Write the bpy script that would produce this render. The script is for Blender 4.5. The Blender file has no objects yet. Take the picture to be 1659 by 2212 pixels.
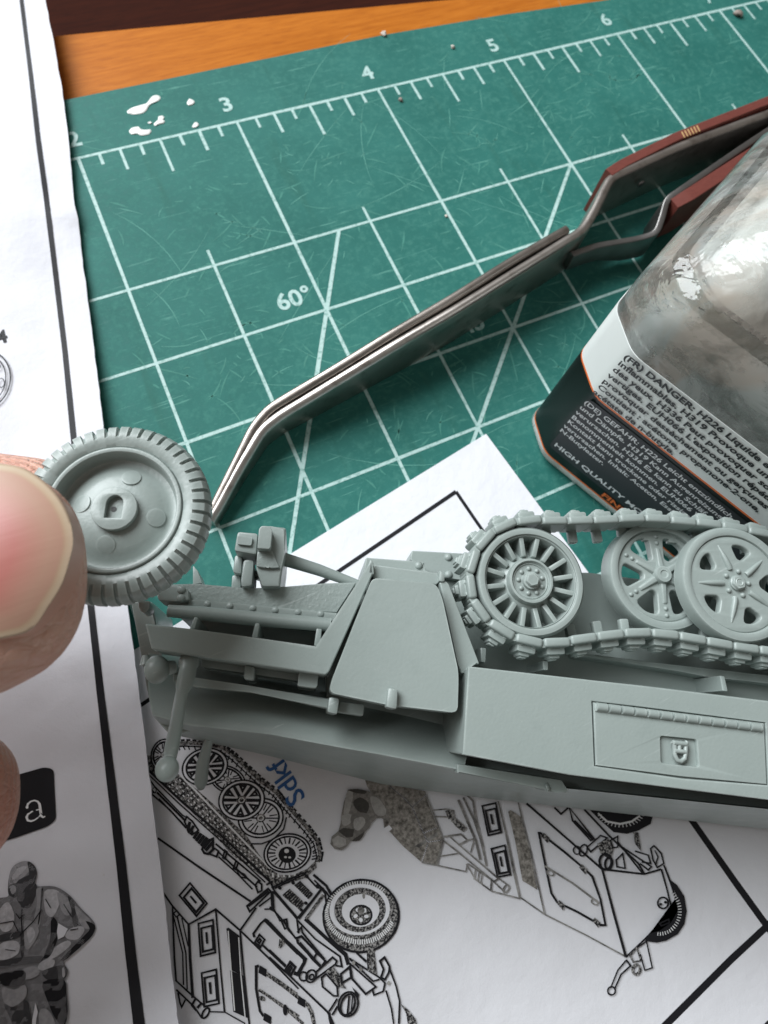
import bpy, bmesh, math, random
from mathutils import Vector, Matrix, noise
random.seed(7)
S = 0.0254                      # everything is laid out in inches (the mat's own grid) and scaled to metres at the end
sc = bpy.context.scene
col = sc.collection

# ---------------------------------------------------------------- camera
F, CX, CY, PU, PV = 1530.0, 829.5, 1106.0, 40.657, 154.486      # pixels of a 1659 x 2212 view
R = Matrix(((0.89886465, 0.34410313, -0.27135841), (-0.4172067, 0.86142548, -0.28962857), (0.13409295, 0.37354943, 0.91786704)))
CAM = Vector((2.01540294, -3.54046711, 3.56748126))
cd = bpy.data.cameras.new('camera'); cam = bpy.data.objects.new('camera', cd); col.objects.link(cam)
cd.sensor_fit = 'VERTICAL'; cd.sensor_height = 36.0; cd.sensor_width = 27.0; cd.lens = F / 2212 * 36
cd.shift_x = -PU / 2212; cd.shift_y = -PV / 2212
cd.clip_start = 0.002; cd.clip_end = 50
cam.matrix_world = Matrix.Translation(CAM * S) @ R.to_4x4()
cd.dof.use_dof = True; cd.dof.focus_distance = 2.62 * S; cd.dof.aperture_fstop = 60
sc.camera = cam

# ---------------------------------------------------------------- world and window light
w = bpy.data.worlds.new('World'); sc.world = w; w.use_nodes = True
bg = w.node_tree.nodes['Background']; bg.inputs[0].default_value = (1.0, 0.93, 0.86, 1); bg.inputs[1].default_value = 0.19
def area(name, loc, target, sx, sy, power, colr):
    l = bpy.data.lights.new(name, 'AREA'); l.shape = 'RECTANGLE'; l.size = sx * S; l.size_y = sy * S
    l.energy = power; l.color = colr
    o = bpy.data.objects.new(name, l); col.objects.link(o)
    o.location = Vector(loc) * S
    o.rotation_euler = (Vector(target) - Vector(loc)).to_track_quat('-Z', 'Y').to_euler()
    return o
area('window_light', (-11.33, 27.73, 31.67), (2.8, -2.8, 0.3), 36, 30, 26.5, (0.93, 0.97, 1.0))
sc.view_settings.view_transform = 'Standard'; sc.view_settings.look = 'None'
sc.view_settings.exposure = 0.0; sc.view_settings.gamma = 1.0

# ---------------------------------------------------------------- helpers: where a sight line meets a real plane
def P(px, py, z):
    d = R @ Vector(((px - CX - PU) / F, -(py - CY + PV) / F, -1.0))
    return CAM + d * ((z - CAM.z) / d.z)
def PP(pts, z):
    return [P(x, y, z) for x, y in pts]
def Z(ox, oy, k):               # converts points measured in an enlarged detail of the photograph
    return lambda pts: [(ox + x / k, oy + y / k) for x, y in pts]
z1 = Z(0, 877.8, 3.024); z2 = Z(274.3, 1042.4, 3.024); z3 = Z(658.3, 1042.4, 3.024); z4 = Z(987.5, 1042.3, 2.4706)
z5 = Z(1097, 219.4, 2.371); z6 = Z(384, 438.9, 1.68); zt = Z(0, 932.6, 2.5216); zl = Z(0, 1590.9, 3.5623)
za = Z(307.2, 1618.4, 5.04); zb = Z(307.2, 1810.4, 5.04); zc = Z(581.5, 1837.8, 5.04); zd = Z(685.8, 1645.8, 3.78); ze = Z(1069.8, 1673.3, 2.8157)
g6 = Z(219.4, 1536, 2.749)
u1 = Z(0, 0, 2.016)

# ---------------------------------------------------------------- materials
class N:
    def __init__(s, name):
        s.m = bpy.data.materials.new(name); s.m.use_nodes = True
        s.t = s.m.node_tree; s.n = s.t.nodes; s.b = s.n['Principled BSDF']; s.l = s.t.links
        tc = s.n.new('ShaderNodeTexCoord'); v = s.n.new('ShaderNodeVectorMath'); v.operation = 'SCALE'; v.inputs[3].default_value = 1 / S
        s.l.new(tc.outputs['Object'], v.inputs[0]); s.co = v.outputs[0]
    def map(s, scale=(1, 1, 1), rot=(0, 0, 0)):
        m = s.n.new('ShaderNodeMapping'); m.inputs['Scale'].default_value = scale; m.inputs['Rotation'].default_value = rot
        s.l.new(s.co, m.inputs[0]); return m.outputs[0]
    def noise(s, scale, detail=4, rough=.55, vec=None, dist=0):
        x = s.n.new('ShaderNodeTexNoise'); x.inputs['Scale'].default_value = scale; x.inputs['Detail'].default_value = detail
        x.inputs['Roughness'].default_value = rough; x.inputs['Distortion'].default_value = dist
        s.l.new(vec or s.co, x.inputs['Vector']); return x.outputs['Fac']
    def vor(s, scale, vec=None, feat='F1'):
        x = s.n.new('ShaderNodeTexVoronoi'); x.feature = feat; x.inputs['Scale'].default_value = scale
        s.l.new(vec or s.co, x.inputs['Vector']); return x.outputs['Distance']
    def ramp(s, fac, stops):
        r = s.n.new('ShaderNodeValToRGB'); e = r.color_ramp.elements
        while len(e) < len(stops): e.new(.5)
        for k, (p, c) in zip(e, stops):
            k.position = p; k.color = (c, c, c, 1) if isinstance(c, (int, float)) else (*c, 1)
        s.l.new(fac, r.inputs[0]); return r.outputs[0]
    def mix(s, f, a, b):
        x = s.n.new('ShaderNodeMix'); x.data_type = 'RGBA'
        for sock, v in ((x.inputs[0], f), (x.inputs[6], a), (x.inputs[7], b)):
            if isinstance(v, (int, float)): sock.default_value = v
            elif isinstance(v, tuple): sock.default_value = (*v, 1)
            else: s.l.new(v, sock)
        return x.outputs[2]
    def math(s, op, a, b):
        x = s.n.new('ShaderNodeMath'); x.operation = op
        for i, v in enumerate((a, b)):
            if isinstance(v, (int, float)): x.inputs[i].default_value = v
            else: s.l.new(v, x.inputs[i])
        return x.outputs[0]
    def bump(s, h, strength, dist=.01):
        x = s.n.new('ShaderNodeBump'); x.inputs['Strength'].default_value = strength; x.inputs['Distance'].default_value = dist * S
        s.l.new(h, x.inputs['Height']); s.l.new(x.outputs[0], s.b.inputs['Normal']); return x
    def set(s, **k):
        for a, v in k.items():
            i = s.b.inputs[a.replace('_', ' ')]
            if isinstance(v, tuple): i.default_value = (*v, 1) if len(v) == 3 and i.type == 'RGBA' else v
            elif isinstance(v, (int, float)): i.default_value = v
            else: s.l.new(v, i)
        return s.m

def plain(name, c, rough=.6, spec=.5, var=.06):
    n = N(name); f = n.noise(9)
    lo = tuple(x * (1 - var) for x in c); hi = tuple(min(1, x * (1 + var)) for x in c)
    return n.set(Base_Color=n.mix(f, lo, hi), Roughness=rough, Specular_IOR_Level=spec)

def plastic_mat(name, k=1.0, bumpy=.25, sc_=90):
    n = N(name)
    f = n.noise(3.5, 5); g = n.noise(17, 5, .65)
    c = n.mix(f, (.262 * k, .308 * k, .291 * k), (.312 * k, .360 * k, .341 * k))
    c = n.mix(n.ramp(g, [(.56, 0), (.74, .35)]), c, (.24 * k, .285 * k, .27 * k))
    bv = n.n.new('ShaderNodeBevel'); bv.samples = 4; bv.inputs['Radius'].default_value = .011 * S      # scraped, paler edges
    gm = n.n.new('ShaderNodeNewGeometry'); dp = n.n.new('ShaderNodeVectorMath'); dp.operation = 'DOT_PRODUCT'
    n.l.new(bv.outputs[0], dp.inputs[0]); n.l.new(gm.outputs['Normal'], dp.inputs[1])
    e = n.math('MULTIPLY', n.ramp(dp.outputs['Value'], [(.86, 1), (.985, 0)]), n.ramp(n.noise(14, 4), [(.35, .15), (.65, .75)]))
    c = n.mix(e, c, (.50, .56, .535))
    dust = n.ramp(n.noise(38, 6, .7), [(.66, 0), (.74, .22)]); c = n.mix(dust, c, (.54, .59, .57))
    v = n.map((3, 70, 30), (0, 0, .6)); sc2 = n.math('MULTIPLY', n.ramp(n.noise(1.2, 3, .6, v, .2), [(.66, 0), (.70, .4)]), n.ramp(n.noise(4, 3), [(.5, 0), (.62, 1)]))
    c = n.mix(sc2, c, (.52, .57, .55))
    r = n.ramp(n.noise(6, 5, .6), [(.3, .29), (.7, .44)])
    n.bump(n.math('ADD', n.noise(sc_, 3), n.math('MULTIPLY', n.noise(11, 4), 1.2)), bumpy, .003)
    return n.set(Base_Color=c, Roughness=r, Specular_IOR_Level=.5)
PLA = plastic_mat('grey_green_styrene')
PLR = plastic_mat('rough_grey_styrene', .95, .9, 70)

def mat_green():
    n = N('cutting_mat_green')
    a = n.noise(2.2, 6, .6); b = n.noise(26, 5, .65)
    c = n.mix(n.ramp(a, [(.3, 0), (.7, 1)]), (.0165, .122, .103), (.028, .160, .136))
    c = n.mix(n.ramp(b, [(.48, 0), (.75, .42)]), c, (.085, .265, .215))
    for i, (rot, sx, sy, th) in enumerate(((.5, 1.6, 38, .66), (-.55, 1.9, 46, .67), (1.25, 2.2, 44, .67), (2.1, 1.4, 34, .68))):
        v = n.map((sx, sy, 1), (0, 0, rot)); s_ = n.noise(1.3, 3, .6, v, .25)
        m = n.math('MULTIPLY', n.ramp(s_, [(th, 0), (th + .035, 1)]), n.ramp(n.noise(3 + i, 2), [(.45, 0), (.6, .55)]))
        c = n.mix(m, c, (.14, .36, .30))
    fine = n.ramp(n.noise(1, 3, .7, n.map((14, 120, 1), (0, 0, .9))), [(.62, 0), (.72, .35)])
    c = n.mix(fine, c, (.12, .32, .27))
    dk = n.ramp(n.noise(1, 3, .6, n.map((6, .8, 1), (0, 0, .12))), [(.60, 0), (.72, .4)])
    c = n.mix(dk, c, (.018, .10, .076))
    n.bump(n.noise(120, 4), .25, .003)
    return n.set(Base_Color=c, Roughness=n.ramp(b, [(.3, .55), (.7, .7)]), Specular_IOR_Level=.22)
GREEN = mat_green()
def print_pale():
    n = N('mat_print')
    f = n.ramp(n.noise(45, 5, .7), [(.36, .35), (.5, 1)])
    return n.set(Base_Color=n.mix(f, (.10, .27, .23), (.42, .60, .57)), Roughness=.6)
MPRINT = print_pale()
SCRATCH = plain('mat_scratch', (.095, .29, .24), .7, .3, .3)
SCRATCHD = plain('mat_scratch_faint', (.055, .215, .175), .7, .3, .3)
def wood(name, a, b, c3, rough):
    n = N(name)
    v = n.map((1.2, 16, 1), (0, 0, .12)); f = n.noise(1.6, 6, .6, v, .6); g = n.noise(1, 4, .6, n.map((7, 60, 1), (0, 0, .12)))
    c = n.mix(n.ramp(f, [(.35, 0), (.68, 1)]), a, b); c = n.mix(n.ramp(g, [(.5, 0), (.72, .55)]), c, c3)
    n.bump(g, .15, .004)
    return n.set(Base_Color=c, Roughness=rough, Specular_IOR_Level=.12)
WOOD = wood('orange_varnished_wood', (.38, .110, .010), (.48, .155, .018), (.26, .065, .007), .42)
DARKWOOD = wood('dark_brown_wood', (.026, .005, .002), (.040, .008, .003), (.014, .003, .0015), .9)
def paper(name, c):
    n = N(name)
    f = n.noise(1.6, 4); g = n.noise(140, 3, .6)
    col_ = n.mix(f, tuple(x * .97 for x in c), c)
    sp = n.ramp(n.vor(5.5), [(.0, 1), (.035, 0)]); sp = n.math('MULTIPLY', sp, n.ramp(n.noise(2.7, 2), [(.55, 0), (.6, .5)]))
    col_ = n.mix(sp, col_, (.42, .36, .27))
    h = n.math('ADD', n.math('MULTIPLY', g, .25), n.math('MULTIPLY', n.noise(3.2, 4, .6), 3.0))
    n.bump(h, .55, .007)
    return n.set(Base_Color=col_, Roughness=.6, Specular_IOR_Level=.35)
PAPER = paper('coated_paper', (.71, .715, .76))
PAPER2 = paper('manual_paper', (.78, .785, .82))
def ink(name, c=(.014, .014, .017), grey=(.16, .155, .15), lo=.70, hi=.88, k=22):
    n = N(name); f = n.ramp(n.noise(k, 5, .7), [(lo, 0), (hi, 1)])
    return n.set(Base_Color=n.mix(f, c, grey), Roughness=.5, Specular_IOR_Level=.2)
INK = ink('black_ink')
INKM = ink('mottled_ink', (.012, .012, .014), (.42, .41, .40), .46, .60, 110)
INKH = ink('grey_halftone_ink', (.075, .072, .07), (.40, .39, .37), .36, .66, 20)
INKB = ink('brown_grey_halftone_ink', (.10, .092, .08), (.42, .395, .36), .36, .66, 55)
def stripes(name, dark, light):
    n = N(name)
    wv = n.n.new('ShaderNodeTexWave'); wv.inputs['Scale'].default_value = 62; wv.inputs['Distortion'].default_value = .6
    wv.bands_direction = 'DIAGONAL'
    n.l.new(n.map((1, 1, .0), (0, 0, .35)), wv.inputs[0])
    t = n.ramp(n.noise(6.5, 5, .6, None, .8), [(.36, .0), (.66, .75)])
    f = n.ramp(n.math('ADD', n.math('MULTIPLY', wv.outputs['Fac'], .55), t), [(.40, 0), (.85, 1)])
    return n.set(Base_Color=n.mix(f, dark, light), Roughness=.45)
HATCH = stripes('hatched_ink', (.018, .018, .022), (.50, .50, .54))
HATCHL = stripes('light_hatched_ink', (.10, .10, .11), (.66, .66, .70))
HATCHD = stripes('dark_hatched_ink', (.010, .010, .013), (.14, .14, .16))
WHITEP = plain('white_print', (.78, .79, .80), .5)
BLUEP = plain('blue_print', (.02, .11, .32), .5)
def steel(name, a_, b_):
    n = N(name)
    f = n.noise(1, 5, .6, n.map((4, 4, 60), (0, 0, 0))); g = n.noise(5, 5)
    c = n.mix(g, a_, b_); c = n.mix(n.ramp(n.noise(11, 5), [(.55, 0), (.75, .6)]), c, (.15, .11, .085))
    n.bump(n.noise(60, 4), .12, .003)
    return n.set(Base_Color=c, Metallic=1.0, Roughness=n.ramp(f, [(.3, .30), (.7, .44)]))
STEEL = steel('worn_steel', (.40, .365, .335), (.62, .585, .55)); STEELD = steel('stained_steel', (.24, .21, .185), (.44, .40, .37))
def dsteel():
    n = N('dull_dark_steel'); g = n.noise(9, 5)
    n.bump(n.noise(50, 4), .2, .003)
    return n.set(Base_Color=n.mix(g, (.17, .165, .16), (.32, .31, .30)), Metallic=1.0, Roughness=.42)
DSTEEL = dsteel()
def fibre():
    n = N('red_brown_fibre'); g = n.noise(1, 5, .6, n.map((20, 90, 90))); v = n.noise(16, 4)
    c = n.mix(g, (.105, .022, .016), (.20, .050, .036)); c = n.mix(n.ramp(v, [(.58, 0), (.72, .55)]), c, (.10, .022, .016))
    n.bump(g, .4, .004)
    return n.set(Base_Color=c, Roughness=.55)
FIBRE = fibre()
LWHITE = plain('label_white', (.74, .78, .76), .35, .5, .02)
LBLACK = plain('label_black', (.006, .010, .009), .38, .3, .3)
LGREY = plain('label_dark_grey', (.028, .029, .033), .45, .3, .06)
LORANGE = plain('label_orange', (.75, .16, .03), .35)
TBLACK = plain('label_black_text', (.012, .012, .013), .4)
TWHITE = plain('label_white_text', (.70, .71, .72), .4)
CAPM = plain('axle_hole_dark', (.02, .02, .02), .4)
CAPB = plain('beige_cap', (.50, .43, .37), .45)
def thin_glass(name, tint, bumpy, scale, painted_haze=None, shoulder=True):      # a thin clear wall: lets light straight through, mirrors by Fresnel
    n = N(name)
    cr = n.ramp(n.vor(scale * 2.2, n.map((1, 1, .6), (.3, .2, .5)), 'DISTANCE_TO_EDGE'), [(0, 0), (.16, 1)])
    h = n.math('ADD', n.noise(scale, 4, .6, None, 1.0), n.math('ADD', n.math('MULTIPLY', n.noise(scale * 7, 3), .10), n.math('MULTIPLY', cr, .05)))
    b = n.bump(h, bumpy, .08); n.t.links.remove(n.b.inputs['Normal'].links[0])
    tr = n.n.new('ShaderNodeBsdfTransparent'); tr.inputs[0].default_value = (*tint, 1)
    gl = n.n.new('ShaderNodeBsdfGlossy'); gl.inputs['Roughness'].default_value = .11; n.l.new(b.outputs[0], gl.inputs['Normal'])
    fr = n.n.new('ShaderNodeFresnel'); fr.inputs[0].default_value = 1.46; n.l.new(b.outputs[0], fr.inputs['Normal'])
    base = tr.outputs[0]
    if painted_haze:
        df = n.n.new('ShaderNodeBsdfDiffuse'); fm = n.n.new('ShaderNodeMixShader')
        c = n.mix(n.ramp(n.noise(2.2, 4, .6, n.map((1, 1, .6), (.4, 0, .9)), .7), [(.44, 0), (.56, 1)]), painted_haze[0], painted_haze[1])
        f = n.ramp(n.noise(3.4, 6, .7, None, .9), [(.36, painted_haze[2]), (.56, painted_haze[3])])
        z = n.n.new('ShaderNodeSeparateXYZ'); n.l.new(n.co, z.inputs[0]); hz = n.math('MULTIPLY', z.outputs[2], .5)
        if shoulder:                        # reflections painted as pale haze: thickest on the shoulder, streaky and greenish lower down
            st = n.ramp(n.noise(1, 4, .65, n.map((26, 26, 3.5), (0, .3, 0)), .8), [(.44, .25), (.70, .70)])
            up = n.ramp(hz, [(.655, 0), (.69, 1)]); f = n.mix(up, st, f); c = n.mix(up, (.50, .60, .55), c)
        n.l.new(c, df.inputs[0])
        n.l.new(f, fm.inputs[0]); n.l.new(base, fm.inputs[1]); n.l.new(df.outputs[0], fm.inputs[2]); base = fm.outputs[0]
    mx = n.n.new('ShaderNodeMixShader'); n.l.new(fr.outputs[0], mx.inputs[0]); n.l.new(base, mx.inputs[1]); n.l.new(gl.outputs[0], mx.inputs[2])
    n.l.new(mx.outputs[0], n.n['Material Output'].inputs[0]); return n.m
GLASS = thin_glass('bottle_glass', (.93, .96, .95), .22, 2.6, ((.66, .60, .53), (.66, .70, .67), .14, .40), False)  # beige haze painted in for light the clear wall would reflect and refract
GLASSIN = thin_glass('bottle_glass_inside', (.90, .94, .92), .30, 3.5, ((.62, .54, .46), (.74, .74, .71), .66, .90))  # room tones mirrored in clear glass, painted as a denser beige haze
def solid_glass():
    n = N('thick_clear_glass'); n.bump(n.math('ADD', n.noise(5, 3, .6, None, 1.0), n.math('MULTIPLY', n.noise(24, 2), .1)), .5, .05)
    return n.set(Base_Color=(.96, .98, .97), Roughness=0.0, IOR=1.5, Transmission_Weight=1.0)
THICK = solid_glass()
RIMG = thin_glass('frosted_glass_rim', (.9, .94, .92), .3, 9, ((.66, .66, .62), (.74, .76, .74), .5, .8), False)
def skin():
    n = N('skin')
    a = n.noise(2.6, 5, .6); b = n.noise(70, 4, .6); m = n.noise(7, 5, .65)
    c = n.mix(n.ramp(a, [(.35, 0), (.65, 1)]), (.56, .25, .185), (.72, .45, .35)); c = n.mix(n.ramp(m, [(.48, 0), (.72, .55)]), c, (.52, .20, .155))
    c = n.mix(n.ramp(b, [(.52, 0), (.75, .45)]), c, (.68, .46, .37))
    wv = n.n.new('ShaderNodeTexWave'); wv.wave_type = 'RINGS'; wv.rings_direction = 'Y'; wv.inputs['Scale'].default_value = 9; wv.inputs['Distortion'].default_value = 5; wv.inputs['Detail'].default_value = 3; wv.inputs['Detail Scale'].default_value = 1.2
    n.l.new(n.map((1, 1, 1.6), (.3, .2, .5)), wv.inputs[0])
    cr = n.vor(15, n.map((1, 2.2, 1.4), (0, 0, .4)), 'DISTANCE_TO_EDGE')
    h = n.math('ADD', n.math('MULTIPLY', b, .5), n.math('ADD', n.math('MULTIPLY', wv.outputs['Fac'], .35), n.math('MULTIPLY', n.ramp(cr, [(0, 0), (.12, 1)]), .2)))
    n.bump(h, .8, .014)
    return n.set(Base_Color=c, Roughness=.44, Subsurface_Weight=.22, Subsurface_Radius=(.9, .35, .2), Subsurface_Scale=.04 * S, Specular_IOR_Level=.5)
SKIN = skin()
def nail():
    n = N('finger_nail')
    at = n.n.new('ShaderNodeVertexColor'); at.layer_name = 'nail'
    r = n.noise(1, 3, .6, n.map((3, 40, 1), (0, 0, -.2)))
    n.bump(r, .15, .004)
    c = n.mix(n.ramp(n.noise(7, 4), [(.4, 0), (.7, .25)]), at.outputs[0], (.46, .25, .19))
    return n.set(Base_Color=c, Roughness=.42, Subsurface_Weight=.0, Coat_Weight=.15, Coat_Roughness=.3)
NAIL = nail()
CRUMB = plain('crumb_grey', (.30, .25, .22), .8, .3, .2)
CRUMBW = plain('crumb_pale', (.62, .56, .50), .8, .3, .2)
PAINT = plain('dried_white_paint', (.80, .80, .77), .35, .5, .04)

# ---------------------------------------------------------------- object helpers
def tag(o, label=None, cat=None, kind=None, group=None):
    if label: o['label'] = label
    if cat: o['category'] = cat
    if kind: o['kind'] = kind
    if group: o['group'] = group
    return o
def root_of(o):
    while o.parent: o = o.parent
    return o
def empty(name, loc, label, cat):
    o = bpy.data.objects.new(name, None); col.objects.link(o); o.location = loc; o.empty_display_size = .005
    return tag(o, label, cat)
def obj(name, bm, m, parent=None, angle=35, origin=None):
    org = Vector(root_of(parent).location) if parent else (Vector(origin) if origin is not None else Vector((0, 0, 0)))
    bmesh.ops.recalc_face_normals(bm, faces=bm.faces)
    for v in bm.verts: v.co -= org
    me = bpy.data.meshes.new(name); bm.to_mesh(me); bm.free()
    me.polygons.foreach_set('use_smooth', [True] * len(me.polygons))
    me.set_sharp_from_angle(angle=math.radians(angle))
    for mm in (m if isinstance(m, (list, tuple)) else [m]): me.materials.append(mm)
    o = bpy.data.objects.new(name, me); col.objects.link(o)
    if m in (PLA, PLR) or m is FIBRE: wn = o.modifiers.new('weighted_normals', 'WEIGHTED_NORMAL'); wn.keep_sharp = True
    if parent: o.parent = parent
    else: o.location = org
    return o
def BM(): return bmesh.new()
def bev(bm, vs, b, seg=2):
    if b <= 0: return
    s = set(vs); es = [e for e in bm.edges if e.verts[0] in s and e.verts[1] in s]
    bmesh.ops.bevel(bm, geom=es, offset=b, offset_type='OFFSET', segments=seg, profile=.5, affect='EDGES', clamp_overlap=True)
def loft(bm, top, bot, b=.006, seg=2):
    t = [bm.verts.new(p) for p in top]; k = [bm.verts.new(p) for p in bot]; n = len(t)
    bm.faces.new(t); bm.faces.new(k[::-1])
    for i in range(n): bm.faces.new((t[i], k[i], k[(i + 1) % n], t[(i + 1) % n]))
    bev(bm, t + k, b, seg)
def slab(bm, px, zt, zb, b=.006, seg=2):      # outline seen at height zt, walls straight down to zb
    zs = zt if isinstance(zt, (list, tuple)) else [zt] * len(px)
    top = [P(x, y, z) for (x, y), z in zip(px, zs)]
    loft(bm, top, [Vector((p.x, p.y, zb)) for p in top], b, seg)
def box(bm, c, sx, sy, sz, M=None, b=.004, seg=2):
    M = M or Matrix.Identity(3); c = Vector(c)
    q = [(-1, -1), (1, -1), (1, 1), (-1, 1)]
    loft(bm, [c + M @ Vector((x * sx / 2, y * sy / 2, sz / 2)) for x, y in q], [c + M @ Vector((x * sx / 2, y * sy / 2, -sz / 2)) for x, y in q], b, seg)
def tube(bm, pts, rad, seg=14, cap=True):
    pts = [Vector(p) for p in pts]; rings = []
    rad = rad if isinstance(rad, (list, tuple)) else [rad] * len(pts)
    up = Vector((0, 0, 1))
    for i, p in enumerate(pts):
        d = (pts[min(i + 1, len(pts) - 1)] - pts[max(i - 1, 0)]).normalized()
        a = d.cross(up if abs(d.z) < .95 else Vector((1, 0, 0))).normalized(); b = a.cross(d)
        rings.append([bm.verts.new(p + (a * math.cos(t) + b * math.sin(t)) * rad[i]) for t in [2 * math.pi * j / seg for j in range(seg)]])
    for r, s in zip(rings, rings[1:]):
        for j in range(seg): bm.faces.new((r[j], r[(j + 1) % seg], s[(j + 1) % seg], s[j]))
    if cap: bm.faces.new(rings[0][::-1]); bm.faces.new(rings[-1])
def ball(bm, c, r, seg=14, sq=(1, 1, 1), clip=None):
    m = Matrix.Translation(Vector(c)) @ Matrix.Diagonal((r * sq[0], r * sq[1], r * sq[2], 1))
    bmesh.ops.create_uvsphere(bm, u_segments=seg, v_segments=max(6, seg // 2), radius=1, matrix=m)
def lathe(bm, prof, c, seg=64, close=False, mod=None):   # profile of (radius, height) about the vertical through c
    rings = []
    for j in range(seg):
        t = 2 * math.pi * j / seg
        rings.append([bm.verts.new((c[0] + r * math.cos(t), c[1] + r * math.sin(t), c[2] + h)) for r, h in prof])
    n = len(prof)
    for j in range(seg):
        a, b = rings[j], rings[(j + 1) % seg]
        for i in range(n - 1 + (1 if close else 0)):
            bm.faces.new((a[i], b[i], b[(i + 1) % n], a[(i + 1) % n]))
def wall(bm, xy, zt, zb, th, b=.006):          # a strip standing on edge along a path, its top edge rounded by b
    n = len(xy); rings = []; b = min(b, th * .48)
    prof = [(-th / 2, None)] + [(-th / 2 + b - b * math.cos(t), -b + b * math.sin(t)) for t in [math.pi / 2 * k / 4 for k in range(5)]]
    prof = prof + [(-x, h) for x, h in prof[::-1]]
    for i in range(n):
        a, c = Vector(xy[max(i - 1, 0)]), Vector(xy[min(i + 1, n - 1)]); p = Vector(xy[i])
        d = (c - a).normalized(); nn = Vector((-d.y, d.x))
        rings.append([bm.verts.new((p.x + nn.x * x, p.y + nn.y * x, zb[i] if h is None else zt[i] + h)) for x, h in prof])
    m = len(prof)
    for a, c in zip(rings, rings[1:]):
        for k in range(m): bm.faces.new((a[k], c[k], c[(k + 1) % m], a[(k + 1) % m]))
    bm.faces.new(rings[0]); bm.faces.new(rings[-1][::-1])
def dup(o, name=None):
    c = o.copy(); col.objects.link(c); return c
def to_mesh(cobj):                                       # a curve or text turned into flat polygons
    col.objects.link(cobj); dg = bpy.context.evaluated_depsgraph_get(); dg.update()
    me = bpy.data.meshes.new_from_object(cobj.evaluated_get(dg))
    v = [tuple(x.co) for x in me.vertices]; f = [tuple(p.vertices) for p in me.polygons]
    d = cobj.data; bpy.data.objects.remove(cobj); bpy.data.curves.remove(d); bpy.data.meshes.remove(me)
    return v, f
def text(s, size=1.0, bold=0.0, sx=1.0, shear=0.0):
    c = bpy.data.curves.new('t', 'FONT'); c.body = s; c.size = size; c.offset = bold; c.resolution_u = 3; c.fill_mode = 'FRONT'; c.shear = shear
    v, f = to_mesh(bpy.data.objects.new('t', c))
    return [(x * sx, y) for x, y, _ in v], f
def shape2d(loops, depth, bevel=0.0):                    # flat plate with holes; loops in inches, first one outermost
    c = bpy.data.curves.new('s', 'CURVE'); c.dimensions = '2D'; c.fill_mode = 'BOTH'; c.extrude = depth / 2 - bevel; c.bevel_depth = bevel; c.offset = -bevel; c.bevel_resolution = 1
    for L in loops:
        sp = c.splines.new('POLY'); sp.points.add(len(L) - 1); sp.use_cyclic_u = True
        for p, q in zip(sp.points, L): p.co = (q[0], q[1], 0, 1)
    return to_mesh(bpy.data.objects.new('s', c))
def add_vf(bm, v, f, fn):
    vs = [bm.verts.new(fn(*p)) for p in v]
    for q in f:
        try: bm.faces.new([vs[i] for i in q])
        except ValueError: pass
def rounded(pts, r, n=4):                                # fillet the corners of a 2-D polygon
    out = []; N_ = len(pts)
    for i in range(N_):
        p = Vector(pts[i]); a = Vector(pts[i - 1]) - p; b = Vector(pts[(i + 1) % N_]) - p
        k = min(r, a.length * .45, b.length * .45); A = p + a.normalized() * k; B = p + b.normalized() * k
        for j in range(n + 1):
            t = j / n; out.append(tuple(A * (1 - t) ** 2 + p * 2 * t * (1 - t) + B * t * t))
    return out
def ell(cx, cy, rx, ry, rot=0, n=48, a0=0, a1=360):
    r = math.radians(rot); o = []
    full = abs(a1 - a0) >= 360
    for i in range(n if full else n + 1):
        t = math.radians(a0 + (a1 - a0) * i / n); x, y = rx * math.cos(t), ry * math.sin(t)
        o.append((cx + x * math.cos(r) - y * math.sin(r), cy + x * math.sin(r) + y * math.cos(r)))
    return o

def smooth_closed(pts, n=6):
    o = []; N_ = len(pts)
    for i in range(N_):
        p0, p1, p2, p3 = (Vector(pts[(i + k - 1) % N_]) for k in range(4))
        for j in range(n):
            t = j / n; o.append(tuple(.5 * ((2 * p1) + (p2 - p0) * t + (2 * p0 - 5 * p1 + 4 * p2 - p3) * t * t + (3 * p1 - p0 - 3 * p2 + p3) * t ** 3)))
    return o

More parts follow.
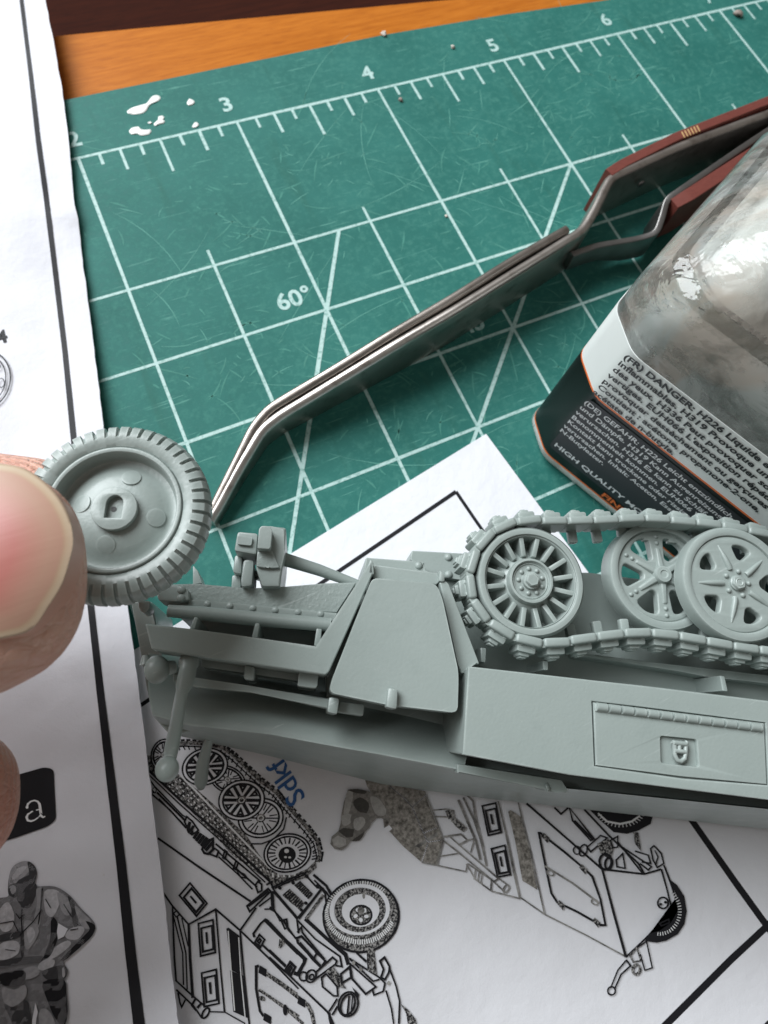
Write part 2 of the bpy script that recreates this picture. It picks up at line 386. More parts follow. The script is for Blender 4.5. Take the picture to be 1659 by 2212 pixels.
# flat print: ribbons and patches of ink lying on a sheet
class Print:
    def __init__(s, zfn, z0=.0012, fine=False): s.fine = fine; s.z = zfn; s.z0 = z0; s.k = 0; s.sets = {}
    def lay(s, fill=False):
        s.k += 1
        if fill: s.z0 += .00016
        return s.z0 + (0 if fill else .00004 + .00001 * (s.k % 10))
    def q(s, x, y, e): return P(x, y, s.z(x, y) + e)
    def get(s, m): return s.sets.setdefault(m, BM())
    def line(s, pts, wpx=3.6, m=None, closed=False, wob=.25):
        bm = s.get(m or INK); e = s.lay(); n = len(pts)
        wd = wpx if isinstance(wpx, list) else [wpx] * n
        L = []
        for i in range(n):
            p = Vector(pts[i])
            a = Vector(pts[i - 1]) if (closed or i) else None
            b = Vector(pts[(i + 1) % n]) if (closed or i < n - 1) else None
            d1 = (p - a).normalized() if a is not None and (p - a).length > 1e-6 else None
            d2 = (b - p).normalized() if b is not None and (b - p).length > 1e-6 else None
            d1 = d1 or d2 or Vector((1, 0)); d2 = d2 or d1
            t = (d1 + d2); t = t.normalized() if t.length > .2 else d1
            nn = Vector((-t.y, t.x)); c = max(.45, abs(nn.dot(Vector((-d1.y, d1.x)))))
            h = wd[i] / 2 / c * (1 + random.uniform(-wob, wob) * .5)
            L.append((bm.verts.new(s.q(p.x + nn.x * h, p.y + nn.y * h, e)), bm.verts.new(s.q(p.x - nn.x * h, p.y - nn.y * h, e))))
        for i in range(n if closed else n - 1):
            a, b = L[i], L[(i + 1) % n]
            try: bm.faces.new((a[0], b[0], b[1], a[1]))
            except ValueError: pass
    def poly(s, pts, m=None):
        bm = s.get(m or INK); e = s.lay(True)
        t = BM()
        try: t.faces.new([t.verts.new((x, y, 0)) for x, y in pts])
        except ValueError: t.free(); return
        bmesh.ops.triangulate(t, faces=t.faces)
        if s.fine:
            for _ in range(4):
                es = [d for d in t.edges if d.calc_length() > 16]
                if not es: break
                bmesh.ops.subdivide_edges(t, edges=es, cuts=1, use_grid_fill=False); bmesh.ops.triangulate(t, faces=t.faces)
        mp = {v: bm.verts.new(s.q(v.co.x, v.co.y, e)) for v in t.verts}
        for fc in t.faces: bm.faces.new([mp[v] for v in fc.verts])
        t.free()
    def ring(s, a, b, m=None):
        bm = s.get(m or INK); e = s.lay(True); n = len(a)
        A = [bm.verts.new(s.q(x, y, e)) for x, y in a]; B = [bm.verts.new(s.q(x, y, e)) for x, y in b]
        for i in range(n): bm.faces.new((A[i], A[(i + 1) % n], B[(i + 1) % n], B[i]))
    def done(s, parent, name='printed_drawing'):
        for m, bm in s.sets.items():
            o = obj(name, bm, m, parent); o['kind'] = 'stuff'
# ================================================================ SETTING: desk and cutting mat
bm = BM(); e0, e1 = Vector((-4, 1.97)), Vector((12, -.12))       # edge of the desk behind the mat
for a, b in (((-4, -12), (12, -12)),):
    loft(bm, [Vector((-4, -12, -.1)), Vector((12, -12, -.1)), Vector((12, -.12, -.1)), Vector((-4, 1.97, -.1))],
         [Vector((-4, -12, -1.0)), Vector((12, -12, -1.0)), Vector((12, -.12, -1.0)), Vector((-4, 1.97, -1.0))], .02, 2)
desk = tag(obj('desk', bm, WOOD), kind='structure')
bm = BM(); loft(bm, [Vector((-5, -2, -1.05)), Vector((13, -2, -1.05)), Vector((13, 6, -1.05)), Vector((-5, 6, -1.05))],
                [Vector((-5, -2, -1.4)), Vector((13, -2, -1.4)), Vector((13, 6, -1.4)), Vector((-5, 6, -1.4))], 0)
tag(obj('lower_board', bm, DARKWOOD), kind='structure')

mat = empty('cutting_mat', (3.5, -3, -.1), 'green self-healing cutting mat with white inch grid, scratched, under everything', 'cutting mat')
bm = BM(); top_e = [(-3, .45), (1, .475), (2, .474), (3, .472), (4.26, .464), (5.2, .42), (6.1, .35), (7, .30), (9, .2)]
outl = [(-3, -9), (9, -9)] + top_e[::-1]
loft(bm, [Vector((x, y, 0)) for x, y in outl], [Vector((x, y, -.098)) for x, y in outl], .008, 1)
obj('mat_sheet', bm, GREEN, mat)
def strip(bm, a, b, wd, z):
    a, b = Vector(a), Vector(b); d = (b - a); n_ = max(1, int(d.length / .5)); d.normalize(); nn = Vector((-d.y, d.x)) * wd / 2
    pv = None
    for i in range(n_ + 1):
        p = a.lerp(b, i / n_); k = 1 + random.uniform(-.12, .12)
        c = (bm.verts.new((p.x + nn.x * k, p.y + nn.y * k, z)), bm.verts.new((p.x - nn.x * k, p.y - nn.y * k, z)))
        if pv: bm.faces.new((pv[0], c[0], c[1], pv[1]))
        pv = c
bm = BM()
strip(bm, (-3, 0), (9, 0), .0205, .0010)
for x in range(-2, 9): strip(bm, (x, .0), (x, -8.5), .0185, .0014)
for x in range(-2, 9): strip(bm, (x + .5, -.885), (x + .5, -8.5), .0175, .0014)
for k in range(14): strip(bm, (-3, -1 - k * .5), (9, -1 - k * .5), .018, .0010)
for x in range(-2, 9):
    for e in range(1, 8):
        strip(bm, (x + e / 8, 0), (x + e / 8, (-.265 if e == 4 else -.17 if e % 2 == 0 else -.09)), .0185, .0014)
strip(bm, (3.29, -1), (1.2, -4.62), .022, .0018); strip(bm, (5, -1), (3.5, -2.5), .022, .0018); strip(bm, (3.5, -2.5), (1.5, -4.5), .022, .0018)
obj('grid_print', bm, MPRINT, mat)
for s, x, y, sz in (('2', 2.015, .152, .165), ('3', 2.985, .157, .165), ('4', 3.989, .158, .165), ('5', 4.988, .154, .165), ('6', 5.99, .159, .165), ('7', 6.99, .15, .165), ('60°', 2.85, -1.362, .155), ('45°', 3.80, -1.885, .15)):
    v, f = text(s, sz, .004); xs = [p[0] for p in v]; ys = [p[1] for p in v]
    mx, my = (min(xs) + max(xs)) / 2, (min(ys) + max(ys)) / 2; bm = BM()
    add_vf(bm, v, f, lambda a, b: Vector((x + a - mx, y + b - my, .0018))); obj('printed_number', bm, MPRINT, mat)
rs = random.Random(3)
for nm, m_, cnt, wd in (('knife_scratches', SCRATCH, 110, .006), ('faint_scratches', SCRATCHD, 380, .011), ('long_knife_cuts', SCRATCH, 26, .005)):
    bm = BM()
    for i in range(cnt):
        x, y = rs.uniform(1.7, 7.2), rs.uniform(-3.4, .35)
        if i % 3: q_ = rs.choice(((2.6, -.8), (3.4, -.5), (4.4, -.7), (5.3, -.6), (4.1, -1.6), (2.4, -1.6), (5.9, -.4), (3.3, -2.2), (4.4, -2.3))); x, y = q_[0] + rs.gauss(0, .3), q_[1] + rs.gauss(0, .25)
        a = rs.choice((.3, -.7, 1.0, 2.2, .6)) + rs.gauss(0, .35); L = rs.uniform(.3, .8) if nm == 'long_knife_cuts' else min(.40, .03 + rs.expovariate(14)); cv = rs.gauss(0, .5)
        pv = None; n_ = 6
        for j in range(n_ + 1):
            t = j / n_; h = wd * .5 * math.sin(math.pi * (.08 + .84 * t)) * rs.uniform(.6, 1.2)
            c = (bm.verts.new((x - math.sin(a) * h, y + math.cos(a) * h, .0006)), bm.verts.new((x + math.sin(a) * h, y - math.cos(a) * h, .0006)))
            if pv: bm.faces.new((pv[0], c[0], c[1], pv[1]))
            pv = c; x += math.cos(a) * L / n_; y += math.sin(a) * L / n_; a += cv / n_
    o = obj(nm, bm, m_, mat); o['kind'] = 'stuff'
def blob(px, h, name, m_, parent=None, label=None, cat=None):       # a low drop of dried paint
    pts = rounded(px, 6, 4); n_ = len(pts); cxp = sum(p[0] for p in pts) / n_; cyp = sum(p[1] for p in pts) / n_
    bm = BM(); rings = []
    for k, zz in ((1.0, .0005), (.97, h * .55), (.82, h), (.4, h * 1.1)):
        rings.append([bm.verts.new(P(cxp + (x - cxp) * k, cyp + (y - cyp) * k, zz)) for x, y in pts])
    for a, b in zip(rings, rings[1:]):
        for j in range(n_): bm.faces.new((a[j], a[(j + 1) % n_], b[(j + 1) % n_], b[j]))
    bm.faces.new(rings[-1])
    return obj(name, bm, m_, parent, 60)
for b_ in ([(552, 484), (575, 468), (610, 458), (640, 450), (652, 432), (665, 416), (690, 414), (702, 428), (690, 440), (662, 450), (648, 462), (640, 480), (622, 494), (580, 500), (556, 494)],
           [(560, 572), (572, 556), (605, 550), (612, 562), (632, 566), (656, 562), (660, 575), (648, 586), (615, 592), (598, 582), (570, 586)],
           [(668, 540), (690, 520), (688, 508), (706, 502), (718, 512), (708, 520), (720, 528), (712, 538), (694, 540), (674, 550)],
           [(812, 450), (824, 428), (838, 434), (850, 442), (842, 456), (820, 460)], [(834, 554), (848, 532), (860, 532), (868, 546), (848, 558)], [(640, 534), (655, 528), (664, 534), (650, 540)]):
    blob(u1(b_), .005, 'paint_spot', PAINT, mat)
def crumb(px, py, r, m_, label):
    bm = BM(); c = P(px, py, r * .6)
    bmesh.ops.create_icosphere(bm, subdivisions=2, radius=r)
    for v in bm.verts:
        v.co *= 1 + .95 * noise.noise(v.co * (2.2 / r) + Vector((px, py, 0)));  v.co.z *= .7; v.co += c
    tag(obj('crumb', bm, m_, None, 60, (c.x, c.y, 0)), label, 'crumb')
crumb(1595, 28, .032, CRUMB, 'brown-grey plastic crumb on the mat above the ruler line past the six')
crumb(865, 215, .014, CRUMB, 'tiny grey crumb just below the ruler line right of the four')
crumb(978, 101, .013, CRUMBW, 'tiny pale crumb between the four and the five on the mat')
crumb(829, 72, .019, CRUMBW, 'pale grey flake at the top edge of the mat above the four')
crumb(964, 466, .009, CRUMBW, 'tiny white speck beside a grid line in the middle of the mat')

# ================================================================ BOTTOM SHEET
SZ = .012
sheet = empty('instruction_sheet', P(1050, 937, 0), 'white printed sheet with line drawings of a military half-track, lying under the model', 'instruction sheet')
o0 = P(1050, 937, SZ); du = (P(630, 1195, SZ) - o0); du.z = 0; du.normalize(); dv = (P(1270, 1235, SZ) - o0); dv.z = 0; dv.normalize()
bm = BM(); q = [o0, o0 + dv * 6.5, o0 + dv * 6.5 + du * 3.9, o0 + du * 3.9]
loft(bm, q, [Vector((p.x, p.y, .004)) for p in q], 0); obj('sheet_paper', bm, PAPER2, sheet)
pr = Print(lambda x, y: SZ)
L_ = lambda f, p, wd=3.6, m=None, c=False: pr.line(f(p), wd, m, c)
# frame lines of the printed panels
pr.line([(985, 1062), (860, 1147), (730, 1235), (560, 1350), (430, 1438), (290, 1533)], 8.5, wob=.05)
pr.line([(985, 1062), (1030, 1128), (1160, 1310), (1500, 1780), (1590, 1908), (1700, 2060), (1800, 2200)], [7, 7, 8, 13, 14, 15, 15], wob=.05)
pr.line([(1392, 2260), (1480, 2172), (1580, 2072), (1660, 1998), (1800, 1870)], 16, wob=.05)
pr.line([(1590, 2290), (1660, 2214), (1760, 2118)], 16, wob=.05)
# -- first vehicle: track zone
pr.poly(za([(55, 70), (50, 200), (200, 345), (420, 560), (700, 850), (1000, 1170), (1390, 1440), (1390, 1300), (1260, 1130), (1130, 930), (1010, 820), (800, 620), (620, 460), (430, 300), (300, 200), (140, 60)]), INKM)
trk = [(330, -60), (500, -70), (700, -60), (880, -20), (1010, 80), (1160, 220), (1300, 350), (1460, 470), (1540, 570), (1640, 680), (1800, 860), (1900, 990), (1935, 1130), (1915, 1230)]
pr.line(za(trk), 9, INKM); pr.line([(x - 7, y + 7) for x, y in za(trk)], 3)
for i in range(len(trk) - 1):
    for t in (0, .33, .66):
        a = Vector(trk[i]).lerp(Vector(trk[i + 1]), t); d = (Vector(trk[i + 1]) - Vector(trk[i])).normalized(); nn = Vector((d.y, -d.x))
        pr.line(za([tuple(a + nn * 28 - d * 22), tuple(a + nn * 30 + d * 22)]), 5)
        pr.line(za([tuple(a - nn * 30), tuple(a - nn * 75 + d * 20)]), 3)
for i in range(24):
    t = i / 23; a = Vector((430, 300)).lerp(Vector((1390, 1300)), t); pr.line(za([tuple(a + Vector((-12, -14))), tuple(a + Vector((40, 36)))]), 4, WHITEP)
    for j in range(5):
        b_ = a + Vector((-30 - 38 * j, 28 + 24 * j)) + Vector((random.uniform(-8, 8), random.uniform(-8, 8)))
        pr.line(za([tuple(b_), tuple(b_ + Vector((15, 20)))]), 2.6, WHITEP)
def dwheel(f, cx, cy, rx, ry, rot, solid, n=6):
    pr.poly(f(ell(cx, cy, rx, ry, rot)), PAPER2)
    pr.line(f(ell(cx, cy, rx, ry, rot)), 3.6, None, True); pr.line(f(ell(cx, cy, rx * .82, ry * .82, rot)), 4.5, None, True)
    r = math.radians(rot)
    for k in range(n):
        t = 2 * math.pi * (k + .3) / n
        pt = lambda q, tt: (cx + rx * q * math.cos(tt) * math.cos(r) - ry * q * math.sin(tt) * math.sin(r), cy + rx * q * math.cos(tt) * math.sin(r) + ry * q * math.sin(tt) * math.cos(r))
        pr.line(f([pt(.2, t), pt(.8, t)]), 7 if solid else 3)
        if solid: pr.line(f([pt(.45, t + .52), pt(.72, t + .36), pt(.72, t + .68)]), 5, None, True)
        else:
            pr.line(f([pt(.4, t + .3), pt(.75, t + .25)]), 2.6); pr.line(f([pt(.4, t + .75), pt(.75, t + .8)]), 2.6)
    pr.poly(f(ell(cx, cy, rx * .22, ry * .22, rot, 20)), INKM)
    pr.line(f(ell(cx, cy, rx * .12, ry * .12, rot, 16)), 2, WHITEP, True)
dwheel(za, 230, 60, 130, 170, 15, False); dwheel(za, 930, 330, 200, 140, 25, False); dwheel(za, 1290, 750, 245, 210, -15, False, 6)
dwheel(za, 683, 190, 250, 195, -18, True); dwheel(za, 1082, 555, 250, 215, -15, True)
pr.line(za([(1180, 1030), (1300, 1030), (1430, 980), (1540, 870), (1570, 740)]), 3)
pr.poly(za(ell(1580, 1130, 255, 205, -12)), PAPER2)
for k in (1.0, .86): pr.line(za(ell(1580, 1130, 255 * k, 205 * k, -12)), 4, None, True)
for k in range(22):
    t = 2 * math.pi * k / 22; pr.line(za([(1580 + 130 * math.cos(t), 1130 + 100 * math.sin(t)), (1580 + 210 * math.cos(t), 1130 + 168 * math.sin(t))]), 2.6 + (k % 2) * 1.4)
pr.poly(za(ell(1578, 1150, 95, 90, 0, 30)), INK); pr.poly(za(ell(1572, 1108, 26, 24, 0, 16)), WHITEP); pr.poly(za(ell(1560, 1175, 16, 12, 0, 12)), WHITEP); pr.poly(za(ell(1605, 1178, 16, 12, 0, 12)), WHITEP)
pr.poly(za([(1390, 1300), (1500, 1370), (1640, 1370), (1800, 1300), (1890, 1210), (1900, 1290), (1780, 1400), (1560, 1470), (1430, 1480), (1380, 1400)]), INKM)
for k in range(6): pr.line(za([(1420 + 60 * k, 1345 + 6 * (k % 3)), (1425 + 60 * k, 1395)]), 4, WHITEP)
# tools and mudguard lines beside the track
L_(za, [(50, 210), (420, 560), (850, 930), (1390, 1440)], 5); L_(za, [(55, 262), (400, 590), (830, 975), (1340, 1450)], 3.2)
L_(za, [(60, 300), (130, 400), (440, 720), (480, 740)], 3); L_(za, [(95, 480), (300, 660), (480, 860)], 4); L_(za, [(160, 470), (330, 640), (470, 780)], 5); L_(za, [(180, 540), (460, 830)], 4)
pr.poly(za([(100, 440), (130, 410), (160, 440), (150, 480), (110, 480)]), INK); pr.poly(za([(112, 440), (132, 420), (150, 442), (140, 468)]), WHITEP)
L_(za, [(460, 790), (485, 735), (545, 785), (610, 880), (590, 900), (540, 930), (500, 900), (480, 830)], 4, None, True)
L_(za, [(520, 790), (500, 850), (520, 905)], 7); L_(za, [(560, 830), (535, 880), (550, 925)], 6)
for k in range(6): L_(za, [(610 + 33 * k, 895 + 22 * k), (560 + 26 * k, 975 + 26 * k)], 7)
L_(za, [(650, 1090), (690, 1010), (770, 975), (770, 1090), (720, 1140), (675, 1130)], 5, None, True)
L_(za, [(730, 1140), (810, 1170), (830, 1110), (790, 1080)], 4, None, True)
L_(za, [(800, 1030), (1290, 1440)], 4); L_(za, [(820, 1110), (1010, 1290), (1250, 1500)], 4); L_(za, [(830, 1170), (1040, 1360), (1200, 1525)], 3.6)
for x, y in ((900, 1140), (1020, 1255)):
    L_(za, [(x - 25, y + 40), (x, y - 40), (x + 25, y - 20), (x, y + 55)], 4, None, True)
L_(za, [(1030, 1320), (1070, 1390), (1150, 1410), (1110, 1360)], 3, None, True); L_(za, [(1230, 1480), (1260, 1440), (1300, 1470), (1300, 1540), (1260, 1560)], 4, None, True)
# hull lines
L_(zb, [(170, 0), (640, 330), (1180, 690)], 4.6); L_(zb, [(225, 590), (330, 740), (505, 940), (800, 775), (1065, 1005)], 4.2)
L_(zb, [(800, 775), (850, 1400), (895, 1890)], 3.8); L_(zb, [(505, 940), (520, 1300), (550, 1740)], 6); L_(zb, [(330, 740), (350, 1300), (370, 1560)], 4)
L_(zb, [(340, 850), (440, 1250), (450, 1600)], 3.2); L_(zb, [(380, 850), (475, 1250), (490, 1650)], 3.2); L_(zb, [(430, 870), (500, 1180)], 3)
L_(zb, [(340, 820), (375, 790), (405, 835), (370, 860)], 3, None, True)
def louvre(f, a):
    L_(f, a, 4, None, True); c = [sum(p[i] for p in a) / 4 for i in (0, 1)]
    for k in (.72,): L_(f, [(c[0] + (x - c[0]) * k + 6, c[1] + (y - c[1]) * k + 8) for x, y in a], 4.5, None, True)
    m1 = [(a[0][i] + a[1][i]) / 2 * .35 + c[i] * .65 for i in (0, 1)]; m2 = [(a[2][i] + a[3][i]) / 2 * .35 + c[i] * .65 for i in (0, 1)]
    L_(f, [m1, m2], 5)
louvre(zb, [(405, 625), (520, 490), (705, 710), (590, 850)]); louvre(zb, [(610, 930), (770, 890), (795, 1245), (635, 1285)]); louvre(zb, [(645, 1470), (805, 1430), (835, 1800), (675, 1835)])
for a in ([(915, 985), (940, 975), (1060, 1065), (1090, 1500), (975, 1440)], [(955, 1440), (1100, 1500), (1150, 1960), (990, 1890)]):
    pr.poly(zb(a), INK)
L_(zb, [(935, 1010), (965, 1400), (1005, 1880)], 3, WHITEP); L_(zb, [(1050, 1080), (1075, 1500), (1120, 1950)], 2.4, WHITEP)
L_(zb, [(1065, 1010), (1110, 1500), (1165, 2030)], 4); L_(zb, [(1065, 1005), (1240, 760)], 4.5); L_(zb, [(1070, 1010), (1400, 1330), (1700, 1640)], 4)
L_(zb, [(360, 1545), (540, 1710), (680, 1830)], 4); L_(zb, [(370, 1650), (560, 1830), (650, 1960)], 4); L_(zb, ell(690, 1905, 62, 30, -60, 24), 4, None, True); L_(zb, [(580, 1750), (540, 1820), (590, 1880)], 5); L_(zb, [(640, 1800), (600, 1850)], 5)
L_(zb, [(390, 1680), (410, 1790), (430, 1840), (470, 1760)], 4); L_(zb, [(730, 1890), (900, 1895), (1120, 2020)], 3.2)
L_(zb, [(1140, 740), (1370, 550), (1400, 580), (1170, 800)], 4, None, True); L_(zb, [(1155, 740), (1375, 575)], 6); L_(zb, [(1350, 510), (1400, 480), (1430, 560)], 5); L_(zb, [(1270, 745), (1410, 640), (1420, 770), (1330, 775)], 3.4)
# door outline with hinges
L_(zb, [(1220, 1080), (1210, 1040), (1290, 930), (1340, 885), (1380, 910)], 5)
L_(zb, [(1340, 890), (1700, 1260)], 8); L_(zc, [(0, 790), (160, 960), (390, 1180), (380, 1220), (310, 1345), (270, 1330)], 8)
for f, x, y in ((zb, 1275, 1125), (zb, 1610, 1420), (zc, 225, 1290)):
    L_(f, [(x - 55, y + 20), (x, y - 75), (x + 58, y - 20), (x + 5, y + 75)], 4.5, None, True); L_(f, [(x - 20, y), (x + 5, y - 30), (x + 20, y - 10), (x, y + 20)], 4, None, True); L_(f, [(x - 50, y + 10), (x + 20, y + 60)], 4)
L_(zb, [(1310, 1165), (1560, 1400)], 5); L_(zc, [(0, 1080), (180, 1250)], 5)
pr.poly(zb([(1490, 1120), (1530, 1100), (1560, 1140), (1500, 1205)]), INKM); pr.poly(zc([(110, 960), (160, 980), (150, 1030), (100, 1060)]), INKM)
L_(zb, [(1430, 770), (1500, 900), (1540, 890), (1590, 1000), (1700, 1120)], 4); L_(zc, [(50, 650), (150, 760), (200, 830), (290, 960)], 4); L_(zc, [(130, 760), (190, 745), (200, 830), (170, 850)], 4, None, True)
# lower hatch with dark hinges
L_(zb, [(1270, 1390), (1240, 1400), (1240, 1640), (1280, 1880), (1320, 1940)], 6); L_(zb, [(1300, 1440), (1480, 1560), (1680, 1700)], 8, INKM); L_(zb, [(1270, 1650), (1480, 1790), (1700, 1940)], 6, INKM)
L_(zc, [(0, 1360), (180, 1490), (420, 1680), (460, 1760), (485, 1880), (490, 1960)], 8, INKM); L_(zc, [(0, 1590), (180, 1720), (370, 1886)], 6, INKM)
for f, x, y in ((zb, 1310, 1445), (zb, 1360, 1960), (zc, 350, 1640)):
    pr.poly(f([(x - 45, y + 20), (x - 30, y - 60), (x + 45, y - 15), (x + 40, y + 70)]), INK)
pr.poly(zb(ell(1305, 1745, 36, 26, 30, 16)), INKM); pr.poly(zb(ell(1555, 1870, 24, 60, 0, 16)), INK); pr.poly(zc(ell(175, 1735, 24, 60, 0, 16)), INK)
L_(zc, [(0, 1160), (200, 1340), (640, 1760), (700, 1890)], 4.4); L_(zc, [(650, 1760), (660, 1830), (690, 1960)], 6)
# engine louvres and bonnet
pr.poly(zc([(335, 325), (480, 470), (430, 530), (375, 470), (270, 375)]), INKM); pr.poly(zc([(225, 415), (390, 570), (330, 645), (145, 490)]), INKM)
for k in range(9):
    L_(zc, [(345 + 15 * k, 335 + 16 * k), (280 + 17 * k, 385 + 17 * k)], 3.2); L_(zc, [(225 + 18 * k, 420 + 18 * k), (150 + 21 * k, 485 + 18 * k)], 3.2)
L_(zc, [(35, 400), (370, 240), (520, 400), (580, 410), (300, 740), (70, 460)], 4, None, True); L_(zc, [(60, 410), (400, 250)], 3.4)
L_(zc, [(50, 440), (170, 580), (310, 740)], 6); L_(zc, [(320, 740), (580, 400)], 6); L_(zc, [(575, 420), (610, 470), (620, 580)], 4)
L_(zc, [(400, 740), (590, 480)], 7, INKM); L_(zc, [(390, 740), (620, 950), (830, 1130), (860, 1240)], 8); L_(zc, [(310, 760), (500, 960), (770, 1150), (790, 1260), (720, 1250)], 4)
L_(zc, [(30, 440), (40, 640), (0, 620)], 7); L_(zc, [(480, 260), (620, 380), (680, 480)], 6); L_(zc, [(490, 320), (620, 450), (660, 510)], 4); L_(zc, [(300, 740), (320, 900)], 4)
for x, y in ((115, 405), (410, 280), (530, 380), (260, 350), (400, 570), (350, 645)): pr.poly(zc(ell(x, y, 22, 18, 40, 12)), INK)
# front wheel of the drawing
pr.ring(zc(ell(1000, 710, 415, 395, -18, 64)), zc(ell(990, 640, 325, 275, -8, 64)), INKM)
pr.ring(zc(ell(985, 640, 330, 278, -8, 64)), zc(ell(985, 640, 278, 240, -8, 64)), PAPER2)
pr.ring(zc(ell(992, 645, 278, 242, -8, 64)), zc(ell(995, 650, 205, 178, -8, 64)), INKM)
pr.poly(zc(ell(995, 650, 205, 178, -8, 40)), PAPER2)
pr.line(zc(ell(1000, 710, 412, 392, -18, 64)), 5, INK, True)
for k in range(46):
    t = math.radians(20 + 175 * k / 45); a = (990 + 345 * math.cos(t), 660 + 305 * math.sin(t)); b_ = (990 + 385 * math.cos(t), 675 + 345 * math.sin(t))
    pr.line(zc([a, b_]), 2.6, WHITEP)
for k in range(30):
    t = math.radians(190 + 120 * k / 29); pr.line(zc([(1000 + 360 * math.cos(t), 700 + 335 * math.sin(t)), (1000 + 400 * math.cos(t), 705 + 380 * math.sin(t))]), 1.8, WHITEP)
pr.poly(zc(ell(1000, 700, 116, 104, 0, 32)), INKM); pr.line(zc(ell(1000, 700, 116, 104, 0, 32)), 4, None, True)
for t in (0, 72, 144, 216, 288):
    a = math.radians(t + 20); pr.poly(zc(ell(1000 + 62 * math.cos(a), 695 + 58 * math.sin(a), 26, 20, t, 12)), PAPER2)
pr.poly(zc(ell(1000, 650, 40, 34, 0, 16)), INKH); pr.poly(zc(ell(1030, 490, 16, 34, 0, 14)), INKH)
# front end
L_(zc, [(305, 890), (350, 830), (360, 890), (600, 1180)], 4); L_(zc, [(300, 950), (350, 930), (520, 1110), (480, 1180), (310, 1000)], 5, None, True); L_(zc, [(330, 1000), (480, 1180), (560, 1260)], 7); L_(zc, [(500, 1100), (560, 1150), (610, 1200), (580, 1250)], 5)
L_(zc, [(510, 1320), (690, 1160), (735, 1200), (720, 1235), (510, 1390)], 4.4, None, True); L_(zc, ell(455, 1365, 52, 70, 20, 24), 4, None, True); L_(zc, ell(372, 1368, 44, 48, 0, 22), 4, None, True); L_(zc, ell(462, 1375, 24, 30, 20, 18), 4, None, True)
pr.poly(zc([(620, 1310), (700, 1270), (780, 1370), (800, 1450), (840, 1500), (740, 1480)]), INKM)
L_(zc, [(780, 1340), (880, 1260), (890, 1380), (790, 1440)], 5, None, True); L_(zc, [(570, 1380), (580, 1480), (700, 1580), (745, 1580), (740, 1480), (620, 1340)], 4, None, True)
L_(zc, [(880, 1230), (1160, 1480), (1050, 1560), (900, 1390)], 4.4, None, True); L_(zc, [(880, 1180), (1130, 1420), (1200, 1400)], 4); L_(zc, [(870, 1170), (1200, 1380), (1260, 1440), (1240, 1530), (1140, 1570), (1120, 1500)], 4)
L_(zc, [(1080, 1080), (1120, 1080), (1150, 1320), (1090, 1290)], 8, INKM, True); L_(zc, [(950, 1110), (1060, 1210)], 5)
L_(zc, [(1205, 1200), (1255, 1160), (1310, 1260), (1300, 1330), (1260, 1400), (1215, 1380), (1245, 1290)], 4.4, None, True); L_(zc, [(1305, 1270), (1380, 1470), (1420, 1640), (1410, 1886)], 4); L_(zc, [(1270, 1520), (1330, 1720), (1355, 1886)], 3.6)
pr.poly(zc([(1430, 1665), (1510, 1730), (1590, 1830), (1610, 1900), (1510, 1900), (1490, 1770)]), INKM)
L_(zc, ell(860, 1670, 105, 135, 15, 40), 4.4, None, True); L_(zc, ell(855, 1675, 72, 118, 20, 36), 4.4, None, True); L_(zc, [(870, 1580), (850, 1780)], 4); L_(zc, [(910, 1560), (890, 1780)], 3)
L_(zc, [(740, 1610), (650, 1750)], 4); L_(zc, [(745, 1690), (685, 1790)], 4); pr.poly(zc([(900, 1480), (980, 1560), (970, 1600), (930, 1540)]), INK)
for x, y in ((920, 1220), (995, 1290), (1300, 1440)): pr.poly(zc(ell(x, y, 18, 24, 0, 12)), INKH)
TDM = ink('figure_tone_base', (.15, .143, .132), (.30, .285, .265), .35, .65, 60)
# -- second vehicle, soldier behind its gun shield
pr.poly(zd([(390, 150), (620, 190), (880, 240), (900, 330), (960, 480), (1020, 620), (975, 840), (850, 820), (700, 690), (590, 570), (545, 540), (590, 495), (580, 400), (520, 330), (440, 250), (405, 200)]), INKB)
pr.poly(zd([(790, 690), (980, 570), (985, 600), (890, 660), (830, 700)]), INKH); pr.poly(zd([(545, 540), (585, 515), (610, 545), (575, 575)]), PAPER2)
pr.poly(zd([(250, 225), (330, 220), (405, 235), (500, 280), (580, 400), (590, 495), (520, 460), (480, 462), (440, 500), (420, 540), (370, 590), (340, 645), (270, 650), (240, 690), (200, 722), (140, 712), (105, 670), (115, 610), (170, 565), (190, 500), (195, 430), (215, 330)]), TDM)
TD = [ink('figure_tone_%s' % nm, tuple(x * .7 for x in c), c, .35, .65, 60) for nm, c in (('dark', (.08, .075, .068)), ('mid', (.22, .21, .195)), ('light', (.46, .45, .43)))]
for k, p in ((2, [(240, 250), (290, 240), (280, 330), (250, 430), (215, 430), (225, 330)]), (0, [(250, 226), (335, 222), (400, 238), (380, 262), (300, 250)]), (0, [(290, 330), (350, 290), (420, 340), (400, 420), (330, 400)]), (2, [(200, 440), (280, 430), (270, 500), (210, 520)]), (1, [(280, 430), (400, 420), (430, 500), (380, 580), (320, 600), (280, 540)]), (2, [(300, 470), (370, 450), (390, 500), (340, 560), (300, 540)]), (2, [(430, 290), (500, 300), (560, 390), (540, 440), (470, 420)]), (0, [(340, 600), (385, 575), (345, 640), (280, 645)])):
    pr.poly(zd(smooth_closed(p, 3)), TD[k])
pr.poly(zd([(170, 565), (210, 538), (300, 550), (290, 610), (240, 620), (200, 590)]), TD[0]); pr.poly(zd([(120, 630), (170, 600), (230, 630), (235, 680), (180, 700), (130, 680)]), TD[2])
for a in ([(590, 200), (690, 280), (775, 370), (830, 500), (900, 655)], [(775, 370), (890, 270)], [(870, 580), (970, 540)], [(900, 655), (1010, 640)], [(900, 670), (850, 820)]): L_(zd, a, 2.2, HATCHL)
